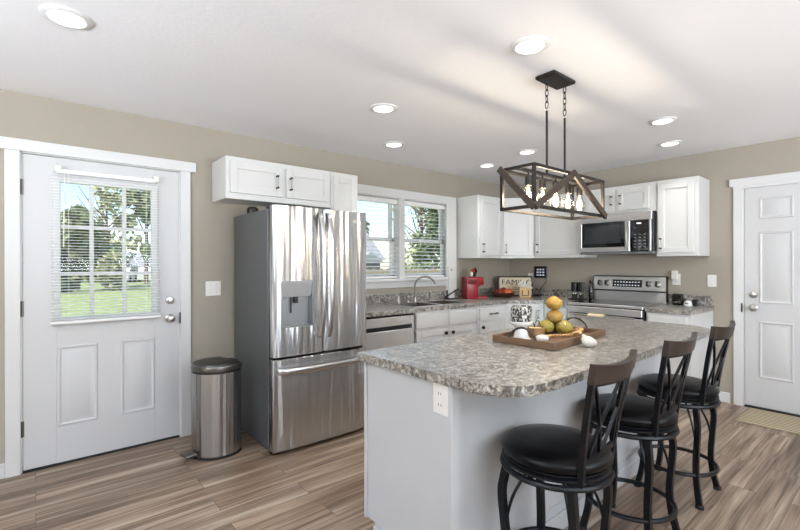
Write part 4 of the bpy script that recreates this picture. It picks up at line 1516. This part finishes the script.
# grinders on a black caddy left of the range
t = thing('grinder_tray', 'small black tray holding two spice grinders beside the range', 'tray', (4.85, 2.57, CZ1))
B().box(4.79, 4.92, 2.47, 2.655, CZ1 + .001, CZ1 + .014, .004).build('tray', BLACK, t)
for y, lab in ((2.515, 'black-topped glass spice grinder on the tray, next to the range'), (2.60, 'black-topped glass spice grinder on the tray, farther from the range')):
    t = thing('spice_grinder', lab, 'spice grinder', (4.855, y, CZ1 + .0145), 0, 'spice grinders')
    B().lathe([(.032, 0), (.034, .004), (.034, .075), (.03, .08)], (4.855, y, CZ1 + .0145), 18).build('glass_body', JAR, t)
    B().lathe([(.028, .003), (.028, .05), (.001, .051)], (4.855, y, CZ1 + .0145), 14).build('spice', mat('ground_spice', srgb(60, 48, 40), .8), t)
    B().lathe([(.037, .080), (.038, .085), (.038, .185), (.034, .19), (.002, .19)], (4.855, y, CZ1 + .0145), 18).build('cap', BLACK, t)
t = thing('oil_bottle', 'slim dark bottle standing against the backguard of the range', 'bottle', (4.985, 2.475, CZ1))
B().lathe([(.02, .001), (.022, .004), (.022, .13), (.010, .165), (.009, .19)], (4.985, 2.472, CZ1), 14).build('glass', DGLASS, t)
B().lathe([(.013, .19), (.014, .195), (.014, .222), (.002, .226)], (4.985, 2.472, CZ1), 12).build('cap', BLACK, t)
# right counter
t = thing('smart_speaker', 'black square device leaning at the back of the short end countertop', 'gadget', (4.99, 1.578, CZ1))
B().box(4.985, 5.035, 1.53, 1.625, CZ1 + .001, CZ1 + .112, .012, seg=3).build('case', BLACK, t)
B().box(4.9835, 4.9848, 1.54, 1.615, CZ1 + .012, CZ1 + .10).build('screen', DGLASS, t, smooth=0)
t = thing('sponge_holder', 'small white dome-shaped holder on the end countertop beside the black device', 'holder', (4.95, 1.47, CZ1))
B().lathe([(.036, .001), (.038, .006), (.036, .03), (.024, .05), (.002, .056)], (4.95, 1.47, CZ1), 20).build('dome', CERAM, t)
B().box(4.913, 4.916, 1.455, 1.485, CZ1 + .02, CZ1 + .03).build('dark_mark', DNICK, t, smooth=0)
o = B().box(4.985, 5.03, 1.40, 1.445, CZ1 + .001, CZ1 + .062, .006).build('small_box', BLACK, None)
tag(o, 'small black box at the back of the end countertop beside the white dome', 'box')

# doormat
t = thing('doormat', 'beige woven striped doormat in front of the six-panel door', 'doormat', (4.8, .60, 0))
b = B().box(4.55, 5.03, .19, 1.0, .0005, .012, .003)
b.build('weave', MATW, t, world=True)

# ------------------------------------------------------------------ outside
GZ = -.35
b = B().box(-60, 90, D + T + .01, 110, GZ - .2, GZ)
b.build('lawn', LAWN, kind='structure', smooth=0)
def tree(label, x, y, h, r, leaf, nleaf=900, trunk_h=.35, size=.28, cone=False, name='tree', seed=0, bare=0):
    rnd = random.Random(seed * 31 + int(x * 7) + int(y * 3))
    t = thing(name, label, 'tree', (x, y, GZ))
    b = B()
    b.tube([(x, y, GZ - .05), (x + .1, y, GZ + h * .3), (x, y + .1, GZ + h * .7)], [h * .019, h * .014, h * .006], 8)
    for k in range(7 + bare):
        a = rnd.random() * 2 * PI
        z0 = GZ + h * (.18 + .55 * rnd.random())
        L = r * (.3 + .6 * rnd.random())
        b.tube([(x, y, z0), (x + math.cos(a) * L * .6, y + math.sin(a) * L * .6, z0 + h * .13), (x + math.cos(a) * L, y + math.sin(a) * L, z0 + h * .27)], [h * .007, h * .004, h * .002], 5)
    b.build('trunk', BARK, t)
    b = B()
    blobs = []
    if not cone:
        for k in range(16):
            a = rnd.random() * 2 * PI
            q = rnd.random() ** .5
            zz = trunk_h + (1 - trunk_h) * rnd.random()
            wdt = math.sin(PI * min(1, max(.12, (zz - trunk_h) / (1 - trunk_h) * .8 + .18)))
            blobs.append((x + math.cos(a) * r * .75 * q * wdt, y + math.sin(a) * r * .75 * q * wdt, GZ + h * (trunk_h + (zz - trunk_h) * .88), r * (.26 + .16 * rnd.random())))
    for k in range(nleaf):
        if cone:
            f = rnd.random() ** .8
            z = GZ + h * (.08 + .92 * f)
            rr = r * (1 - f) * (.75 + .35 * rnd.random()) + .05
            a = rnd.random() * 2 * PI
            c_ = Vector((x + rr * math.cos(a), y + rr * math.sin(a), z))
        else:
            bx, by, bz, br = blobs[rnd.randrange(len(blobs))]
            v = Vector((rnd.gauss(0, 1), rnd.gauss(0, 1), rnd.gauss(0, 1))).normalized() * br * (.55 + .5 * rnd.random())
            c_ = Vector((bx, by, bz)) + v
        u = Vector((rnd.gauss(0, 1), rnd.gauss(0, 1), rnd.gauss(0, .7))).normalized()
        w = u.cross(Vector((rnd.gauss(0, 1), rnd.gauss(0, 1), rnd.gauss(0, 1)))).normalized()
        s = size * (.6 + .8 * rnd.random())
        vs = [b.bm.verts.new(c_ + u * s), b.bm.verts.new(c_ + w * s * .6), b.bm.verts.new(c_ - u * s), b.bm.verts.new(c_ - w * s * .6)]
        b.bm.faces.new(vs)
    b.build('crown', leaf, t, smooth=0)
    return t
tree('round dull green tree behind the lawn in the door panes on the hinge side', 2.2, 36, 5.6, 2.3, LEAF1, 1500, .10, .34, seed=1)
tree('pale spring tree with open branches in the middle door panes', 4.1, 39, 8.2, 2.2, LEAF2, 500, .22, .26, seed=2, bare=14)
tree('tall dark green tree in the door panes on the knob side', 7.6, 44.5, 10.6, 2.2, LEAF1, 1300, .26, .36, seed=3)
tree('low olive bush at the lawn edge in the middle door panes', 3.9, 33.5, 2.6, 1.25, LEAF2, 700, .05, .22, name='bush', seed=4)
tree('low dark green bush at the lawn edge in the hinge-side door panes', 1.1, 33, 2.8, 1.3, LEAF3, 800, .05, .24, name='bush', seed=5)
tree('open pale tree filling the window half beside the corner cabinets', 25.5, 27.5, 10.5, 3.8, LEAF2, 1300, .10, .19, seed=6, bare=18)
tree('dark evergreen behind the fence in the window half beside the corner cabinets', 16.6, 16.9, 4.6, 1.0, LEAF3, 500, .05, .22, cone=True, seed=7)
tree('dull green tree behind the fence near the middle post of the sink window', 18.2, 20.4, 4.4, 1.3, LEAF1, 700, .1, .25, seed=8)
# house with a grey gable roof seen through the sink window
t = thing('house', 'white house with gray gable roof behind the fence in the sink window', 'house', (21.0, 31, GZ))
B().box(15.6, 22.4, 29.5, 34.5, GZ, 1.75).build('siding', SKYW, t, smooth=0)
b = B()
b.prism([(29.0, 1.70), (35.0, 1.70), (32.0, 4.4)], 15.3, 22.8, Matrix(((0, 0, 1, 0), (1, 0, 0, 0), (0, 1, 0, 0), (0, 0, 0, 1))))
b.build('roof', ROOFG, t, smooth=0)
b = B()
b.prism([(19.3, 1.5), (22.0, 1.5), (20.65, 2.35)], 28.2, 31.5, Matrix(((1, 0, 0, 0), (0, 0, 1, 0), (0, 1, 0, 0), (0, 0, 0, 1))))
b.build('porch_roof', ROOFG, t, smooth=0)
B().box(19.6, 21.7, 28.4, 29.4, GZ, 1.5).build('porch', mat('dark_porch', srgb(120, 118, 116), .7), t, smooth=0)
t = thing('garden_fence', 'weathered wooden board fence seen through the sink window', 'fence', (14, 13, GZ))
b = B()
for i in range(95):
    x = 6.0 + i * .17
    b.box(x, x + .155, 13.0, 13.025, GZ, 1.15 + .03 * (i % 2))
b.build('boards', FENCE, t, smooth=0)
b = B().box(6, 22.2, 13.026, 13.07, .85, .94)
b.build('top_rail', FENCE, t, smooth=0)
# garage and parked cars across the lawn
t = thing('garage', 'long low white garage with gray roof behind the parked cars', 'garage', (12.5, 56, GZ))
B().box(8.0, 18.0, 54, 59, GZ, 1.3).build('walls', SKYW, t, smooth=0)
B().prism([(53.4, 1.25), (59.6, 1.25), (56.5, 2.7)], 7.6, 18.4, Matrix(((0, 0, 1, 0), (1, 0, 0, 0), (0, 1, 0, 0), (0, 0, 0, 1)))).build('roof', ROOFG, t, smooth=0)
for i, (x, y, h, r, lf, lab) in enumerate(((-1.6, 50, 4.0, 1.7, LEAF3, 'rounded bush at the far lawn edge, farthest toward the hinge side of the door'), (2.6, 54, 4.4, 1.8, LEAF1, 'rounded bush at the far lawn edge behind the dull green tree'), (6.4, 53, 3.4, 1.3, LEAF3, 'rounded bush at the far lawn edge beside the low garage'))):
    tree(lab, x, y, h, r, lf, 700, .02, .4, name='bush', seed=20 + i)
tree('round green tree beyond the neighbouring house in the sink window half beside the refrigerator', 25.5, 37, 7.0, 2.4, LEAF1, 900, .1, .34, seed=31)
def car(label, x, y, z):
    t = thing('car', label, 'car', (x, y, z), 0, 'cars parked by the garage')
    prof = [(-2.1, .25), (2.1, .25), (2.15, .75), (1.3, .92), (.75, 1.42), (-1.0, 1.45), (-1.75, .98), (-2.15, .85)]
    Rz = Matrix.Translation((x, y, z)) @ Matrix.Rotation(R(72), 4, 'Z')
    Mc = Rz @ Matrix(((1, 0, 0, 0), (0, 0, 1, 0), (0, 1, 0, 0), (0, 0, 0, 1)))
    B().prism(prof, -.85, .85, Mc).build('body', CARW, t, smooth=20)
    B().prism([(-1.55, .97), (1.1, .95), (.68, 1.36), (-.95, 1.38)], -.87, .87, Mc).build('windows', DGLASS, t, smooth=0)
    for sx in (-1.3, 1.35):
        for sy in (-1, 1):
            B().lathe([(.33, -.1), (.33, .1)], seg=16, M=Rz @ Matrix.Translation((sx, sy * .8, .33)) @ Matrix.Rotation(R(90), 4, 'X')).build('wheel', RUBBER, t)
car('white car parked in front of the low garage, nearer the door knob', 8.9, 49.5, GZ)
car('white car parked in front of the low garage, nearer the middle door panes', 6.5, 49.5, GZ)
